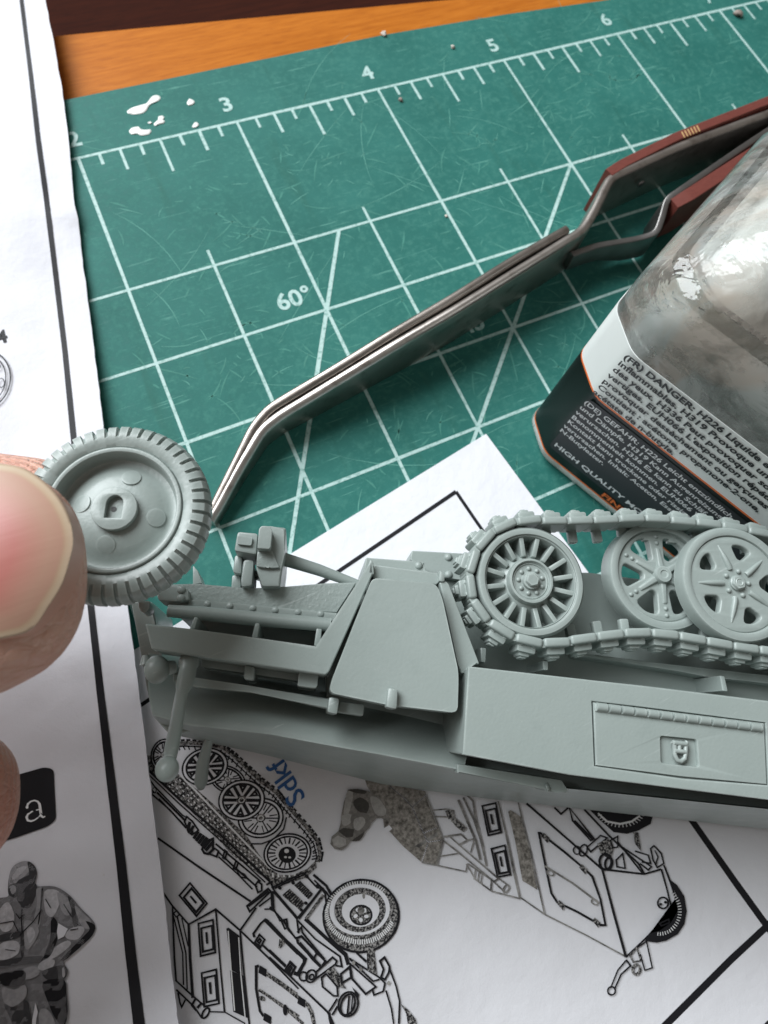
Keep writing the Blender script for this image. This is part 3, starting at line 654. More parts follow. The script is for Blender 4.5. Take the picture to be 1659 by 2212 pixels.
L_(zd, [(880, 260), (940, 400), (1025, 630)], 3, INKH); L_(zd, [(1025, 640), (975, 840)], 4, INKH); L_(zd, [(850, 820), (980, 845), (1210, 895), (1225, 830)], 3, INKH)
L_(zd, [(930, 395), (1050, 385), (1110, 400), (1100, 440), (1210, 540), (1190, 565), (1130, 520), (1080, 450), (950, 445)], 3.4, INKH); pr.poly(zd([(1040, 400), (1110, 390), (1120, 440), (1070, 470)]), INKM); L_(zd, [(1100, 470), (1200, 550)], 9, INKM)
L_(zd, [(1035, 610), (1170, 590), (1225, 640), (1150, 680)], 4, INKH); L_(zd, [(1010, 630), (1140, 730), (1420, 960), (1530, 1065)], 3.4, INKH); L_(zd, [(1080, 610), (1170, 690), (1450, 930), (1560, 1010)], 3.4, INKH); L_(zd, ell(1540, 1035, 34, 20, -60, 20), 3.4, INKH, True); L_(zd, [(1480, 950), (1435, 980)], 3.4, INKH)
L_(zd, [(1000, 770), (1160, 745)], 3, INKH); L_(zd, [(1280, 630), (1250, 740)], 3, INKH); L_(zd, [(1220, 640), (1290, 625)], 3, INKH)
L_(zd, [(1150, 310), (1230, 500), (1290, 640), (1330, 800)], 5, INKH); L_(zd, [(1190, 290), (1280, 480), (1340, 660), (1380, 850)], 4, INKH); L_(zd, [(1210, 255), (1270, 320), (1290, 460), (1350, 700)], 5, INKH); L_(zd, [(1215, 835), (1290, 960), (1420, 1055), (1650, 1115)], 3, INKH); L_(zd, [(1225, 830), (1420, 960), (1415, 1050)], 4, INKH)
for x in (1290, 1320, 1345): L_(zd, [(x, 880 + (x - 1290) * .5), (x - 12, 960 + (x - 1290) * .5)], 2.6, INKH)
louvre(zd, [(1345, 360), (1455, 335), (1500, 575), (1395, 600)]); louvre(zd, [(1420, 710), (1530, 680), (1575, 920), (1470, 940)])
L_(zd, [(1475, 320), (1530, 560), (1600, 900), (1650, 1120)], 2.6, INKH)
pr.poly(ze([(78, 225), (95, 215), (165, 265), (205, 440), (255, 700), (165, 645), (120, 400)]), INKB)
L_(ze, [(140, 170), (165, 280), (215, 470), (300, 850)], 3, INKH); L_(ze, [(20, 170), (80, 420), (150, 745), (300, 850), (560, 980), (790, 1105)], 3.2, INKH); L_(ze, [(190, 175), (420, 375), (650, 575), (905, 605), (1010, 575)], 4.4, INK)
L_(ze, [(650, 575), (720, 840), (795, 1110)], 5.4, INK); L_(ze, [(795, 1110), (905, 1005), (1000, 910), (1085, 865)], 4); L_(ze, [(1010, 575), (1045, 700), (1085, 865)], 4); L_(ze, [(1030, 560), (1075, 680), (1110, 800)], 4)
L_(ze, [(265, 355), (300, 530), (340, 720), (375, 775), (500, 835), (640, 915), (670, 915), (640, 760), (590, 620), (545, 575), (420, 470), (330, 400), (275, 355)], 4.6, INK, True); L_(ze, [(300, 555), (470, 660), (630, 780)], 4, INKH)
for x, y in ((305, 385), (535, 575), (400, 795), (615, 900)): pr.poly(ze([(x - 25, y - 10), (x - 10, y - 32), (x + 25, y), (x + 12, y + 32)]), INKM)
for x, y in ((335, 598), (605, 775)): L_(ze, ell(x, y, 22, 14, 30, 14), 3, INKH, True)
pr.poly(ze([(575, 215), (960, 250), (945, 300), (870, 340), (800, 360), (720, 350), (640, 280)]), INK); L_(ze, [(625, 235), (680, 285), (760, 300), (830, 285), (880, 250)], 4, WHITEP)
for k in range(16): t = math.radians(20 + 140 * k / 15); pr.line(ze([(765 + 125 * math.cos(t), 215 + 85 * math.sin(t)), (765 + 150 * math.cos(t), 215 + 106 * math.sin(t))]), 1.6, WHITEP)
L_(ze, [(360, 200), (400, 240), (445, 200)], 4); L_(ze, [(450, 200), (600, 390), (580, 400), (470, 280)], 4, None, True); L_(ze, [(540, 210), (690, 370), (870, 540)], 4); L_(ze, [(480, 280), (590, 390)], 5)
L_(ze, ell(497, 460, 22, 24, 0, 18), 3, None, True); L_(ze, ell(535, 460, 22, 36, 20, 18), 3.4, None, True); L_(ze, [(560, 440), (640, 370), (680, 385), (580, 470)], 3.4, None, True)
pr.poly(ze([(620, 420), (690, 390), (720, 450), (700, 520), (640, 480)]), INKM); L_(ze, ell(670, 530, 36, 48, 0, 22), 5, None, True); L_(ze, ell(690, 540, 22, 36, 10, 18), 5, None, True); L_(ze, [(700, 400), (745, 375), (745, 440), (715, 445)], 3.4, None, True); L_(ze, [(735, 520), (775, 480), (790, 570), (740, 560)], 3.4, None, True)
L_(ze, [(745, 410), (895, 600)], 4); L_(ze, [(770, 440), (920, 540), (950, 560), (930, 580), (880, 540)], 3.6); L_(ze, [(850, 465), (930, 490), (945, 540), (890, 530)], 3.4); pr.poly(ze([(840, 350), (870, 350), (890, 470), (850, 420)]), INKM)
L_(ze, [(945, 450), (965, 432), (1010, 480), (1025, 540), (985, 565), (960, 520)], 3.6, None, True); L_(ze, [(970, 460), (990, 500), (975, 550)], 3); L_(ze, [(870, 540), (905, 600)], 4); L_(ze, [(1025, 550), (1060, 640)], 3.4)
pr.poly(ze([(1058, 635), (1105, 670), (1150, 740), (1165, 830), (1150, 910), (1110, 970), (1040, 1010), (980, 1022), (910, 1012), (940, 965), (1000, 950), (1070, 900), (1110, 830), (1105, 740)]), INK)
for k in range(22): t = math.radians(-55 + 150 * k / 21); pr.line(ze([(1000 + 112 * math.cos(t), 830 + 128 * math.sin(t)), (1000 + 134 * math.cos(t), 830 + 150 * math.sin(t))]), 1.7, WHITEP)
L_(ze, [(1000, 905), (1055, 880), (1060, 900), (1010, 920)], 3, None, True); L_(ze, ell(1020, 780, 32, 34, 0, 24), 3.6, None, True); pr.poly(ze(ell(1006, 788, 10, 8, 0, 10))); pr.poly(ze(ell(1036, 776, 10, 8, 0, 10)))
L_(ze, [(865, 1050), (920, 1015), (955, 1175), (910, 1190), (880, 1090)], 3, INK); L_(ze, [(820, 1100), (860, 1050), (885, 1130), (840, 1140)], 4, INKM, True); pr.ring(ze(ell(858, 1185, 32, 38, 0, 20)), ze(ell(858, 1185, 12, 22, 20, 20)), INKM)
L_(ze, [(795, 1130), (745, 1190), (700, 1300)], 3.4); L_(ze, [(825, 1160), (765, 1215), (725, 1305)], 3.4); L_(ze, ell(707, 1315, 23, 25, 0, 20), 3.6, None, True); L_(ze, [(795, 1125), (825, 1165)], 4)
pr.done(sheet)
# blue lettering of the sheet title, running along the sheet
v, f = text('Sdkf', .118, .0015)
A = Vector(P(661, 1722, SZ + .003)); ax_ = (Vector(P(612, 1640, SZ + .003)) - A).normalized(); ay_ = Vector((0, 0, 1)).cross(ax_)
bm = BM(); add_vf(bm, v, f, lambda a, b: A + ax_ * a + ay_ * b); obj('printed_title', bm, BLUEP, sheet)
# ================================================================ LEFT SHEET (folded manual, slightly lifted and wavy)
def ss(a, b, x):
    t = max(0, min(1, (x - a) / (b - a))); return t * t * (3 - 2 * t)
def ZL(x, y):
    z = .05 + .10 * ss(200, 2300, y) + .018 * math.sin(y / 210 + x / 130) * ss(0, 500, y)
    z += .030 * noise.noise(Vector((x / 260, y / 330, 2.0))) + .010 * noise.noise(Vector((x / 70, y / 90, 5.0)))
    z += .020 * math.exp(-((y - 455) / 26) ** 2 - ((x - 140) / 60) ** 2)
    z += .016 * math.exp(-((y - 1790) / 45) ** 2 - ((x - 300) / 50) ** 2)
    return max(z, .022)
manual = empty('folded_manual', P(60, 1200, 0), 'white folded instruction booklet with a thick black border line along the left edge', 'instruction booklet')
edge = [(-120, 92), (0, 98), (75, 113), (160, 128), (215, 137), (320, 150), (440, 160), (470, 168), (560, 178), (750, 203), (870, 217), (1000, 233), (1150, 254), (1310, 276), (1400, 288), (1480, 298), (1620, 316), (1760, 332), (1900, 350), (2000, 361), (2110, 372), (2212, 386), (2400, 408)]
def ex(y):
    for (a, p), (b, q) in zip(edge, edge[1:]):
        if a <= y <= b: return p + (q - p) * (y - a) / (b - a)
bm = BM(); rows = []; NY, NX = 170, 22
for i in range(NY + 1):
    y = -120 + 2520 * i / NY; xr = ex(y) + 1.0 * noise.noise(Vector((y / 9, 0, 0))) + 2.2 * noise.noise(Vector((y / 33, 4, 0)))
    rows.append([bm.verts.new(P(xr - (xr + 420) * (1 - j / NX), y, ZL(xr - (xr + 420) * (1 - j / NX), y))) for j in range(NX + 1)])
for a, b in zip(rows, rows[1:]):
    for j in range(NX): bm.faces.new((a[j], a[j + 1], b[j + 1], b[j]))
r = bmesh.ops.extrude_face_region(bm, geom=list(bm.faces))
for v in r['geom']:
    if isinstance(v, bmesh.types.BMVert): v.co.z -= .012
obj('booklet_paper', bm, PAPER, manual, 60)
pm = Print(ZL, .004, True)
bl = [(42, -60, 7), (46, 0, 8), (66, 160, 9), (82, 300, 11), (100, 430, 11), (122, 610, 11), (140, 760, 11), (152, 880, 12), (170, 1060, 13), (196, 1310, 14), (216, 1490, 16), (240, 1690, 19), (262, 1870, 21), (282, 2060, 23), (300, 2212, 25), (320, 2360, 26)]
pts = []; ws = []
for (x, y, a), (X, Y, b) in zip(bl, bl[1:]):
    for k in range(8): t = k / 8; pts.append((x + (X - x) * t, y + (Y - y) * t)); ws.append(a + (b - a) * t)
pm.line(pts, ws, INK, wob=.04)
pm.poly(zl(rounded([(-220, 395), (40, 322), (340, 236), (412, 250), (432, 640), (372, 690), (130, 776), (-220, 880)], 55, 5)), INK)
for a, wd in (([(206, 548), (214, 520), (236, 500), (264, 492), (290, 500), (304, 520), (308, 545), (314, 590), (320, 614), (332, 622), (348, 614)], [4, 4.5, 3.2, 3, 4, 5.5, 6, 6, 5, 3.5, 2.4]),
              ([(311, 560), (285, 565), (245, 578), (215, 598), (204, 622), (214, 646), (240, 652), (268, 642), (296, 622), (316, 598)], [2.4, 2.6, 3, 4, 5.2, 4.8, 4, 3, 2.4, 2.4])):
    pm.line(zl(a), wd, WHITEP, wob=0)
pm.poly(zl(ell(208, 545, 11, 11, 0, 12)), WHITEP)
# soldier figure printed in fine hatching
body = [(-260, 1300), (-90, 1262), (0, 1242), (62, 1230), (60, 1180), (66, 1095), (92, 1012), (150, 968), (210, 960), (262, 990), (284, 1050), (270, 1110), (282, 1152), (380, 1150), (452, 1165), (540, 1225), (620, 1320), (700, 1398), (732, 1455), (710, 1530), (640, 1600), (560, 1672), (492, 1730), (522, 1800), (492, 1862), (510, 1950), (516, 2050), (522, 2140), (490, 2230), (490, 2400), (-260, 2400)]
TN = [ink('halftone_%s' % nm, tuple(x * .72 for x in c), c, .35, .65, 60) for nm, c in (('black', (.014, .014, .017)), ('dark', (.055, .055, .06)), ('mid', (.21, .21, .222)), ('grey', (.37, .37, .39)), ('light', (.56, .56, .59)))]
def tone(k, p): pm.poly(zl(smooth_closed(p, 3)), TN[k])
tone(2, body)
tone(3, [(66, 1100), (92, 1012), (150, 968), (212, 962), (235, 1000), (215, 1050), (150, 1105), (90, 1150)])            # cap top
tone(4, [(86, 1085), (120, 1030), (170, 1000), (205, 1005), (170, 1050), (110, 1100)])
tone(1, [(212, 962), (262, 990), (284, 1050), (270, 1110), (235, 1150), (215, 1110), (225, 1050)])
tone(1, [(130, 1120), (200, 1075), (262, 1060), (272, 1110), (236, 1170), (150, 1180)])                                 # cap peak
tone(1, [(70, 1150), (130, 1130), (160, 1180), (120, 1240), (66, 1215)]); tone(3, [(72, 1160), (110, 1145), (125, 1185), (95, 1215)])
tone(1, [(150, 1185), (236, 1172), (276, 1130), (282, 1200), (255, 1275), (225, 1320), (170, 1315), (130, 1270)])        # face and collar in shade
tone(2, [(100, 1240), (140, 1275), (165, 1320), (140, 1400), (100, 1340)])
tone(3, [(280, 1180), (330, 1170), (320, 1330), (300, 1470), (262, 1400), (285, 1290)]); tone(0, [(318, 1180), (332, 1185), (318, 1330), (300, 1440), (292, 1430), (308, 1320)])
tone(4, [(340, 1195), (430, 1180), (470, 1230), (440, 1330), (400, 1390), (350, 1350)]); tone(3, [(440, 1200), (520, 1240), (560, 1320), (520, 1380), (470, 1330)])
tone(1, [(520, 1230), (560, 1260), (600, 1360), (590, 1470), (560, 1440), (550, 1340)]); tone(3, [(575, 1300), (640, 1360), (700, 1420), (690, 1480), (640, 1470), (600, 1400)])
tone(0, [(660, 1420), (732, 1455), (712, 1530), (640, 1602), (560, 1672), (500, 1722), (470, 1715), (560, 1620), (650, 1530), (690, 1480)])
tone(4, [(540, 1480), (620, 1460), (650, 1490), (600, 1560), (530, 1560), (500, 1530)]); tone(4, [(440, 1610), (520, 1570), (545, 1600), (470, 1670), (380, 1720), (350, 1700)])
tone(0, [(395, 1390), (446, 1440), (442, 1560), (385, 1690), (335, 1700), (385, 1560)])
tone(4, [(20, 1300), (70, 1280), (110, 1380), (90, 1480), (20, 1500), (-30, 1400)]); tone(3, [(190, 1420), (260, 1430), (300, 1500), (250, 1600), (200, 1640), (185, 1520)])
tone(4, [(205, 1480), (250, 1470), (270, 1530), (225, 1590)]); tone(1, [(160, 1500), (185, 1520), (180, 1690), (160, 1680)]); tone(1, [(0, 1530), (150, 1500), (150, 1540), (0, 1580)])
tone(4, [(0, 1600), (100, 1570), (150, 1600), (130, 1680), (0, 1720)]); tone(1, [(0, 1730), (160, 1700), (330, 1690), (300, 1740), (150, 1760), (0, 1790)])
tone(4, [(290, 1770), (340, 1720), (420, 1720), (400, 1780), (320, 1800)]); tone(3, [(180, 1790), (280, 1770), (300, 1830), (200, 1870)])
tone(0, [(0, 1830), (180, 1800), (190, 1880), (110, 1930), (0, 1900)]); tone(1, [(320, 1810), (470, 1760), (520, 1800), (490, 1870), (380, 1880)]); tone(4, [(478, 1790), (492, 1780), (500, 1840), (482, 1850)])
tone(0, [(330, 1890), (490, 1870), (512, 1980), (520, 2130), (490, 2230), (420, 2160), (360, 2020)]); tone(3, [(20, 1930), (110, 1950), (190, 1910), (200, 2000), (100, 2080), (30, 2040)])
tone(1, [(30, 2060), (120, 2090), (200, 2030), (230, 2120), (240, 2400), (120, 2400), (90, 2200)]); tone(3, [(300, 2130), (360, 2100), (420, 2190), (440, 2400), (330, 2400)])
pm.poly(zl([(448, 1436), (522, 1480), (492, 1540), (446, 1562), (438, 1500)]), PAPER); pm.poly(zl([(272, 2050), (292, 2120), (280, 2170), (262, 2400), (236, 2400), (248, 2180)]), PAPER)
for a in ([(150, 1530), (260, 1420), (320, 1330)], [(0, 1440), (100, 1420), (140, 1500)], [(490, 1290), (540, 1370), (600, 1450)], [(120, 1360), (150, 1400), (190, 1370)], [(170, 1330), (165, 1420), (170, 1500)], [(540, 1490), (600, 1480)], [(350, 1250), (390, 1320)], [(40, 1640), (120, 1650)]):
    pm.line(zl(a), 2.2, TN[0])
def inside(p, poly):
    x, y = p; c = False; n_ = len(poly)
    for i in range(n_):
        (x0, y0), (x1, y1) = poly[i], poly[i - 1]
        if (y0 > y) != (y1 > y) and x < (x1 - x0) * (y - y0) / (y1 - y0) + x0: c = not c
    return c
gaps = ([(448, 1436), (522, 1480), (492, 1540), (446, 1562), (438, 1500)], [(272, 2050), (292, 2120), (280, 2170), (262, 2400), (236, 2400), (248, 2180)])
HL = ink('hatch_gap', (.40, .40, .42), (.62, .62, .65), .35, .65, 40)
for k in range(170):                    # the fine diagonal hatching the figure is printed with
    run = []
    for t in range(0, 1500, 18):
        p = (-900 + k * 11 + t * .62, 2330 - t * .95)
        ok = inside(p, body) and not any(inside(p, g) for g in gaps) and p[0] > -120 and noise.noise(Vector((p[0] / 90, p[1] / 70, 3))) > -.05
        if ok: run.append(p)
        if (not ok or t > 1470) and run:
            if len(run) > 1: pm.line(zl(run), .42, HL)
            run = []
# '4' and a small roundel drawing at the left margin
v, f = text('4', .105, .003); A = Vector(P(3, 733, .09)); ax_ = (Vector(P(30, 727, .09)) - A).normalized(); ay_ = Vector((0, 0, 1)).cross(ax_)
zz = ZL(5, 725) + .004
bm = BM(); add_vf(bm, v, f, lambda a, b: Vector((*(A + ax_ * (a - .03) + ay_ * b).xy, zz))); obj('printed_number', bm, INK, manual)
pm.line(ell(-30, 820, 52, 62, 12, 40), 3, INK, True); pm.line(ell(-30, 820, 42, 52, 12, 40), 2.2, INK, True); pm.line(ell(-34, 826, 20, 26, 12, 30), 2.6, INK, True)
for k in range(6):
    t = math.radians(60 * k + 10); pm.line(ell(-30 + 33 * math.cos(t), 820 + 40 * math.sin(t), 7, 10, 60 * k, 12), 1.8, INK, True)
pm.done(manual)

# ================================================================ TWEEZERS
tw = empty('tweezers', P(900, 760, 0), 'steel reverse-action tweezers with bent tip and red-brown fibre grips lying on the mat', 'tweezers')
def strip3(name, path, m_, th, parent=tw, zb=None, b=.008):
    xy = []; zt = []; 
    for x, y, z in path: p = P(x, y, z); xy.append((p.x, p.y)); zt.append(z)
    bm = BM(); wall(bm, xy, zt, zb or [.003] * len(xy), th, b); return obj(name, bm, m_, parent, 40)
def dense(path, r, n=4):        # smooth the corners of a path
    out = [path[0]]
    for a, p, c in zip(path, path[1:], path[2:]):
        a, p, c = Vector(a), Vector(p), Vector(c); k = min(r, (a - p).length * .45, (c - p).length * .45)
        A = p + (a - p).normalized() * k; B = p + (c - p).normalized() * k
        for j in range(n + 1): t = j / n; out.append(tuple(A * (1 - t) ** 2 + p * 2 * t * (1 - t) + B * t * t))
    return out + [path[-1]]
armA = dense([(452, 1122, .10), (470, 1092, .11), (512, 1014, .14), (566, 924, .19), (604, 894, .21), (752, 804, .28), (860, 738, .33), (979, 669, .36), (1098, 595, .37), (1217, 521, .37), (1262, 493, .37), (1284, 455, .37), (1318, 386, .37), (1332, 374, .37), (1476, 309, .37), (1680, 234, .37), (1800, 190, .37)], 30)
strip3('front_arm', armA, STEEL, .058, b=.027)
armB = dense([(449, 1106, .10), (462, 1080, .11), (500, 1004, .14), (545, 912, .19), (578, 873, .21), (622, 846, .24), (717, 790, .28), (836, 716, .33), (979, 632, .36), (1098, 557, .37), (1190, 503, .37), (1224, 484, .37)], 30)
armB = [(x + 2.5, y + 7, z) for x, y, z in armB]
strip3('rear_arm', armB, STEELD, .050, b=.020)
low = dense([(1236, 548, .24), (1290, 529, .24), (1380, 514, .24), (1420, 502, .26), (1434, 460, .30), (1442, 428, .34), (1476, 405, .36), (1603, 318, .37), (1760, 214, .37)], 16)
strip3('rear_handle', low, DSTEEL, .040, zb=[.10] * 6 + [.05] * (len(low) - 6))
def offs(path, dx, dy): return [(x + dx, y + dy, z) for x, y, z in path]
strip3('front_grip', dense([(1316, 372, .372), (1346, 352, .372), (1464, 293, .372), (1680, 208, .372), (1800, 164, .372)], 14), FIBRE, .062, b=.006)
strip3('rear_grip', dense([(1452, 446, .35), (1476, 432, .36), (1603, 346, .372), (1760, 242, .372)], 10), FIBRE, .075, zb=[.05] * 20, b=.006) if False else None
g2 = dense([(1456, 438, .34), (1490, 420, .36), (1603, 346, .372), (1760, 246, .372)], 10)
strip3('rear_grip', g2, FIBRE, .085, zb=[.05] * len(g2), b=.006)
bm = BM()
for t in (0, 1, 2, 3, 4, 5):
    p = P(1476 + t * 6.5, 291 - t * 2.7, .3745); box(bm, p, .008, .05, .004, Matrix.Rotation(math.radians(-10), 3, 'Z'), .001)
obj('worn_notch', bm, plain('worn_brass', (.55, .36, .16), .5), tw)
bm = BM(); p = P(1384, 398, .2); 
ball(bm, (p.x, p.y, .2), .030, 16, (1, .35, 1)); obj('rivet', bm, DSTEEL, tw)

# ================================================================ BOTTLE
BX = Vector((3.74357212, -2.80190352)); d_ = Vector((.42421526, -.90556138)); i_ = Vector((.90556138, .42421526))   # front corner, along the front, into the depth
AX = Vector((3.79008324, -2.58179201)); WF, WS = 1.16, 1.16
ch = AX - BX
def mir(v): return d_ * v.dot(d_) * -1 + i_ * v.dot(i_)
def octo(g=0.0):                                        # outline of the chamfered square jar, grown outward by g
    c = BX + d_ * WF / 2 + i_ * (WS / 2 + ch.dot(i_) * 0 + .11)
    a, b = WF / 2, WS / 2 + .11; e, h = -ch.dot(d_), ch.dot(i_)
    pts = [(-a, -b), (a, -b), (a + e, -b + h), (a + e, b - h), (a, b), (-a, b), (-a - e, b - h), (-a - e, -b + h)]
    rr = []
    for x, y in pts:
        s = Vector((x, y)); k = 1 + g / s.length; rr.append(tuple(c + (d_ * x + i_ * y) * k))
    return rr, c
def ring_pts(k, g, r=.05, n=4):
    o, c = octo(g); o = [tuple(c + (Vector(p) - c) * k) for p in o]; return rounded(o, r, n)
bt = empty('glue_bottle', (*(octo()[1]), 0), 'square clear glass bottle with white and black label printed with hazard text, standing at right', 'bottle')
def shell(levels, m_, name, capb=True, capt=True):
    bm = BM(); prev = None
    for z, k, g in levels:
        rg = [bm.verts.new((x, y, z)) for x, y in ring_pts(k, g)]
        if prev:
            n_ = len(rg)
            for j in range(n_): bm.faces.new((prev[j], prev[(j + 1) % n_], rg[(j + 1) % n_], rg[j]))
        elif capb: bm.faces.new(rg[::-1])
        prev = rg
    if capt: bm.faces.new(prev)
    return obj(name, bm, m_, bt, 50)
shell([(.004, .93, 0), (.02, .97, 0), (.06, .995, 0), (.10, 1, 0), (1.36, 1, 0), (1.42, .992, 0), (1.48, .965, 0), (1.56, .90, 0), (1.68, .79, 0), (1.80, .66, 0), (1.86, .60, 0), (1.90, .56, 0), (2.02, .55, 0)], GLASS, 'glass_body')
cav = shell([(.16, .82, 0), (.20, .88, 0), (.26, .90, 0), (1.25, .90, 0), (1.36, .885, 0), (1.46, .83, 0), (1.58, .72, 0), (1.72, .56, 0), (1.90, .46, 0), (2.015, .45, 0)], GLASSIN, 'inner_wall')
pass
bm = BM(); lo_ = [(1.25, .985), (1.36, .988), (1.43, .978), (1.50, .948), (1.58, .885), (1.58, .84), (1.50, .885), (1.43, .912), (1.36, .925), (1.25, .955)]
q1 = [[bm.verts.new((x, y, z)) for x, y in ring_pts(k, 0)] for z, k in lo_]
for a, b in zip(q1, q1[1:] + q1[:1]):
    for j in range(len(a)): bm.faces.new((a[j], a[(j + 1) % len(a)], b[(j + 1) % len(a)], b[j]))
obj('thick_glass_edge', bm, THICK, bt, 60)
bm = BM(); q0 = [[bm.verts.new((x, y, z)) for x, y in ring_pts(k, g)] for z, k, g in ((.003, .94, 0), (.02, .985, .004), (.06, 1, .010), (.097, 1, .006))]
for a, b in zip(q0, q0[1:]):
    for j in range(len(a)): bm.faces.new((a[j], a[(j + 1) % len(a)], b[(j + 1) % len(a)], b[j]))
obj('base_rim', bm, RIMG, bt)
bm = BM(); lathe(bm, [(0, 2.03), (.44, 2.03), (.46, 2.05), (.46, 2.48), (.44, 2.5), (0, 2.5)], (*octo()[1], 0), 48); obj('cap', bm, CAPB, bt)
# label: wraps the wall; lower band black, upper band white, orange lines between
def band(name, z0, z1, g, m_):
    rg = ring_pts(1, g); n_ = len(rg); bm = BM()
    a = [bm.verts.new((x, y, z0)) for x, y in rg]; b = [bm.verts.new((x, y, z1)) for x, y in rg]; c = [bm.verts.new((x, y, z1)) for x, y in ring_pts(1, g - .004)]
    for j in range(n_):
        k = (j + 1) % n_; bm.faces.new((a[j], a[k], b[k], b[j])); bm.faces.new((b[j], b[k], c[k], c[j]))
    return obj(name, bm, m_, bt, 50)
band('label_backing', .11, 1.195, .003, LWHITE); band('label_lower_band', .105, .805, .006, LBLACK); band('label_upper_band', .815, 1.205, .006, LWHITE)
band('label_line', .805, .817, .0068, LORANGE); band('label_line', .096, .108, .0068, LORANGE)
G0 = .0085; nf = Vector((-i_.x, -i_.y))
def face(s, z, e=G0): q = BX + d_ * s + nf * e; return Vector((q.x, q.y, z))
bm = BM(); gp = rounded([(-.012, .775), (1.15, .775), (1.15, .19), (-.012, .19)], .03, 4)
bm.faces.new([bm.verts.new(face(s, z, .0076)) for s, z in gp]); obj('label_grey_panel', bm, LGREY, bt)
K = .052
def lbl(s, z, t, m_, name, size=K, bold=.0006, sx=1.2, s0=-.022):
    v, f = text(t, size, bold, sx); bm = BM(); add_vf(bm, v, f, lambda a, b: face(s0 + s + a, z + b, G0)); obj(name, bm, m_, bt)
for k, t in enumerate(('(FR) DANGER: H226 Liquide et vapeurs', 'inflammables. H319 Provoque une irrit', 'des yeux. H336 Peut provoquer somnol', "vertiges. EUH066 L'exposition répétée", 'provoquer dessèchement ou gerçures', 'Contient : acétone, propanone-2-one,', 'acétate de n-butyle.')):
    lbl(0, 1.155 - k * .0545, t, TBLACK, 'label_text', bold=.0018 if k == 0 else .0016, sx=1.07)
for k, t in enumerate(('(DE) GEFAHR: H226 Leicht entzündlich', 'und Dämpfe. H319 Kann Augenreizung', 'verursachen. H336 Es kann zu Schläf', 'Benommenheit kommen. EUH066 Wied', 'Kontakt kann trockene oder rissige', 'verursachen. Inhalt: Aceton, Essig', 'N-Butylester.')):
    lbl(0, .718 - k * .0555, t, TWHITE, 'label_text', size=.049, bold=.0009, sx=1.04)
lbl(0, .232, 'HIGH QUALITY MODEL', TWHITE, 'label_text', size=.056, bold=.0014, sx=1.16, s0=.005)
lbl(0, .130, 'FINISH', LORANGE, 'label_text', size=.064, bold=.0022, sx=1.2, s0=.365)
# ================================================================ LOOSE WHEEL held between the fingers
def mesh_vf(name, v, f, m_, parent, M, ang=35):
    bm = BM(); add_vf(bm, v, f, lambda a, b, c: M @ Vector((a, b, c))); bmesh.ops.remove_doubles(bm, verts=bm.verts, dist=1e-5); return obj(name, bm, m_, parent, ang)
WZ = 1.42; wc = P(247, 1099, WZ); WR = .279
wh = empty('loose_plastic_wheel', wc, 'loose grey plastic model wheel with treaded tyre, held between thumb and finger', 'model wheel')
prof = [(.70, -.02), (.72, .012), (.76, .035), (.82, .046), (.88, .036), (.93, .008), (.965, -.04), (.985, -.10), (.99, -.20), (.985, -.30), (.94, -.40), (.84, -.44), (.70, -.42)]
bm = BM(); rings = []; NT = 45
for k in range(NT):
    for fr, gro in ((0, 0), (.66, 0), (.70, 1), (.95, 1)):
        t = 2 * math.pi * (k + fr) / NT; rg = []
        for r, h in prof:
            if gro and r > .865 and h > -.24: r, h = r - .020, h - .035
            elif not gro and r > .9: r += .012
            j = 1 + .004 * noise.noise(Vector((k * 3.1, r * 9, h * 9)))
            rg.append(bm.verts.new((wc.x + WR * r * j * math.cos(t), wc.y + WR * r * j * math.sin(t), wc.z + WR * h)))
        rings.append(rg)
for a, b in zip(rings, rings[1:] + rings[:1]):
    for i in range(len(prof) - 1): bm.faces.new((a[i], b[i], b[i + 1], a[i + 1]))
obj('tyre', bm, PLA, wh, 28)
bm = BM(); lathe(bm, [(WR * r, WR * h) for r, h in [(.708, -.02), (.706, .018), (.695, .034), (.675, .038), (.655, .03), (.645, .008), (.638, -.06), (.63, -.14), (.615, -.175), (.58, -.186), (.53, -.175), (.47, -.135), (.40, -.104), (.33, -.082), (.27, -.07), (.20, -.068), (.19, -.2), (.3, -.42), (.70, -.42)]], wc, 96); obj('rim', bm, PLA, wh, 40)
dh = [(.088, -.105)] + [(.088 * math.cos(t), .05 + .098 * math.sin(t)) for t in [math.pi * j / 12 for j in range(13)]] + [(-.088, -.105)]
rot_ = Matrix.Rotation(math.radians(-24.5), 3, 'Z')
v, f = shape2d([[(WR * x, WR * y) for x, y in ell(0, 0, .238, .238, 0, 40)], [(WR * x, WR * y) for x, y in dh]], WR * .09, WR * .014)
mesh_vf('hub', v, f, PLA, wh, Matrix.Translation(wc + Vector((0, 0, -.022 * WR))) @ rot_.to_4x4(), 40)
bm = BM(); lathe(bm, [(0, 0), (WR * .03, 0)], wc + Vector((-.004, .006, -.060 * WR)), 16); obj('axle_hole', bm, CAPM, wh)
bm = BM(); lathe(bm, [(0, 0), (WR * .2, 0)], wc + Vector((0, 0, -.0645 * WR)), 24); obj('hub_floor', bm, PLA, wh)
for x, y, hh in ((62, 238, -.100), (-224, 45, -.096), (254, -32, -.108), (-36, -226, -.096)):
    q = rot_ @ Vector((x, y, 0)) * (WR / 600); r_ = q.length / WR
    bm = BM(); nn = Vector((q.x, q.y, 0)).normalized() * .45 + Vector((0, 0, 1)); M = nn.to_track_quat('Z', 'Y').to_matrix().to_4x4()
    lathe(bm, [(0, .002 * WR), (WR * .096, .002 * WR), (WR * .102, 0), (WR * .104, -.03 * WR)], (0, 0, 0), 28)
    bmesh.ops.transform(bm, matrix=Matrix.Translation(wc + q + Vector((0, 0, hh * WR))) @ M, verts=bm.verts); obj('moulding_disc', bm, PLA, wh, 40)

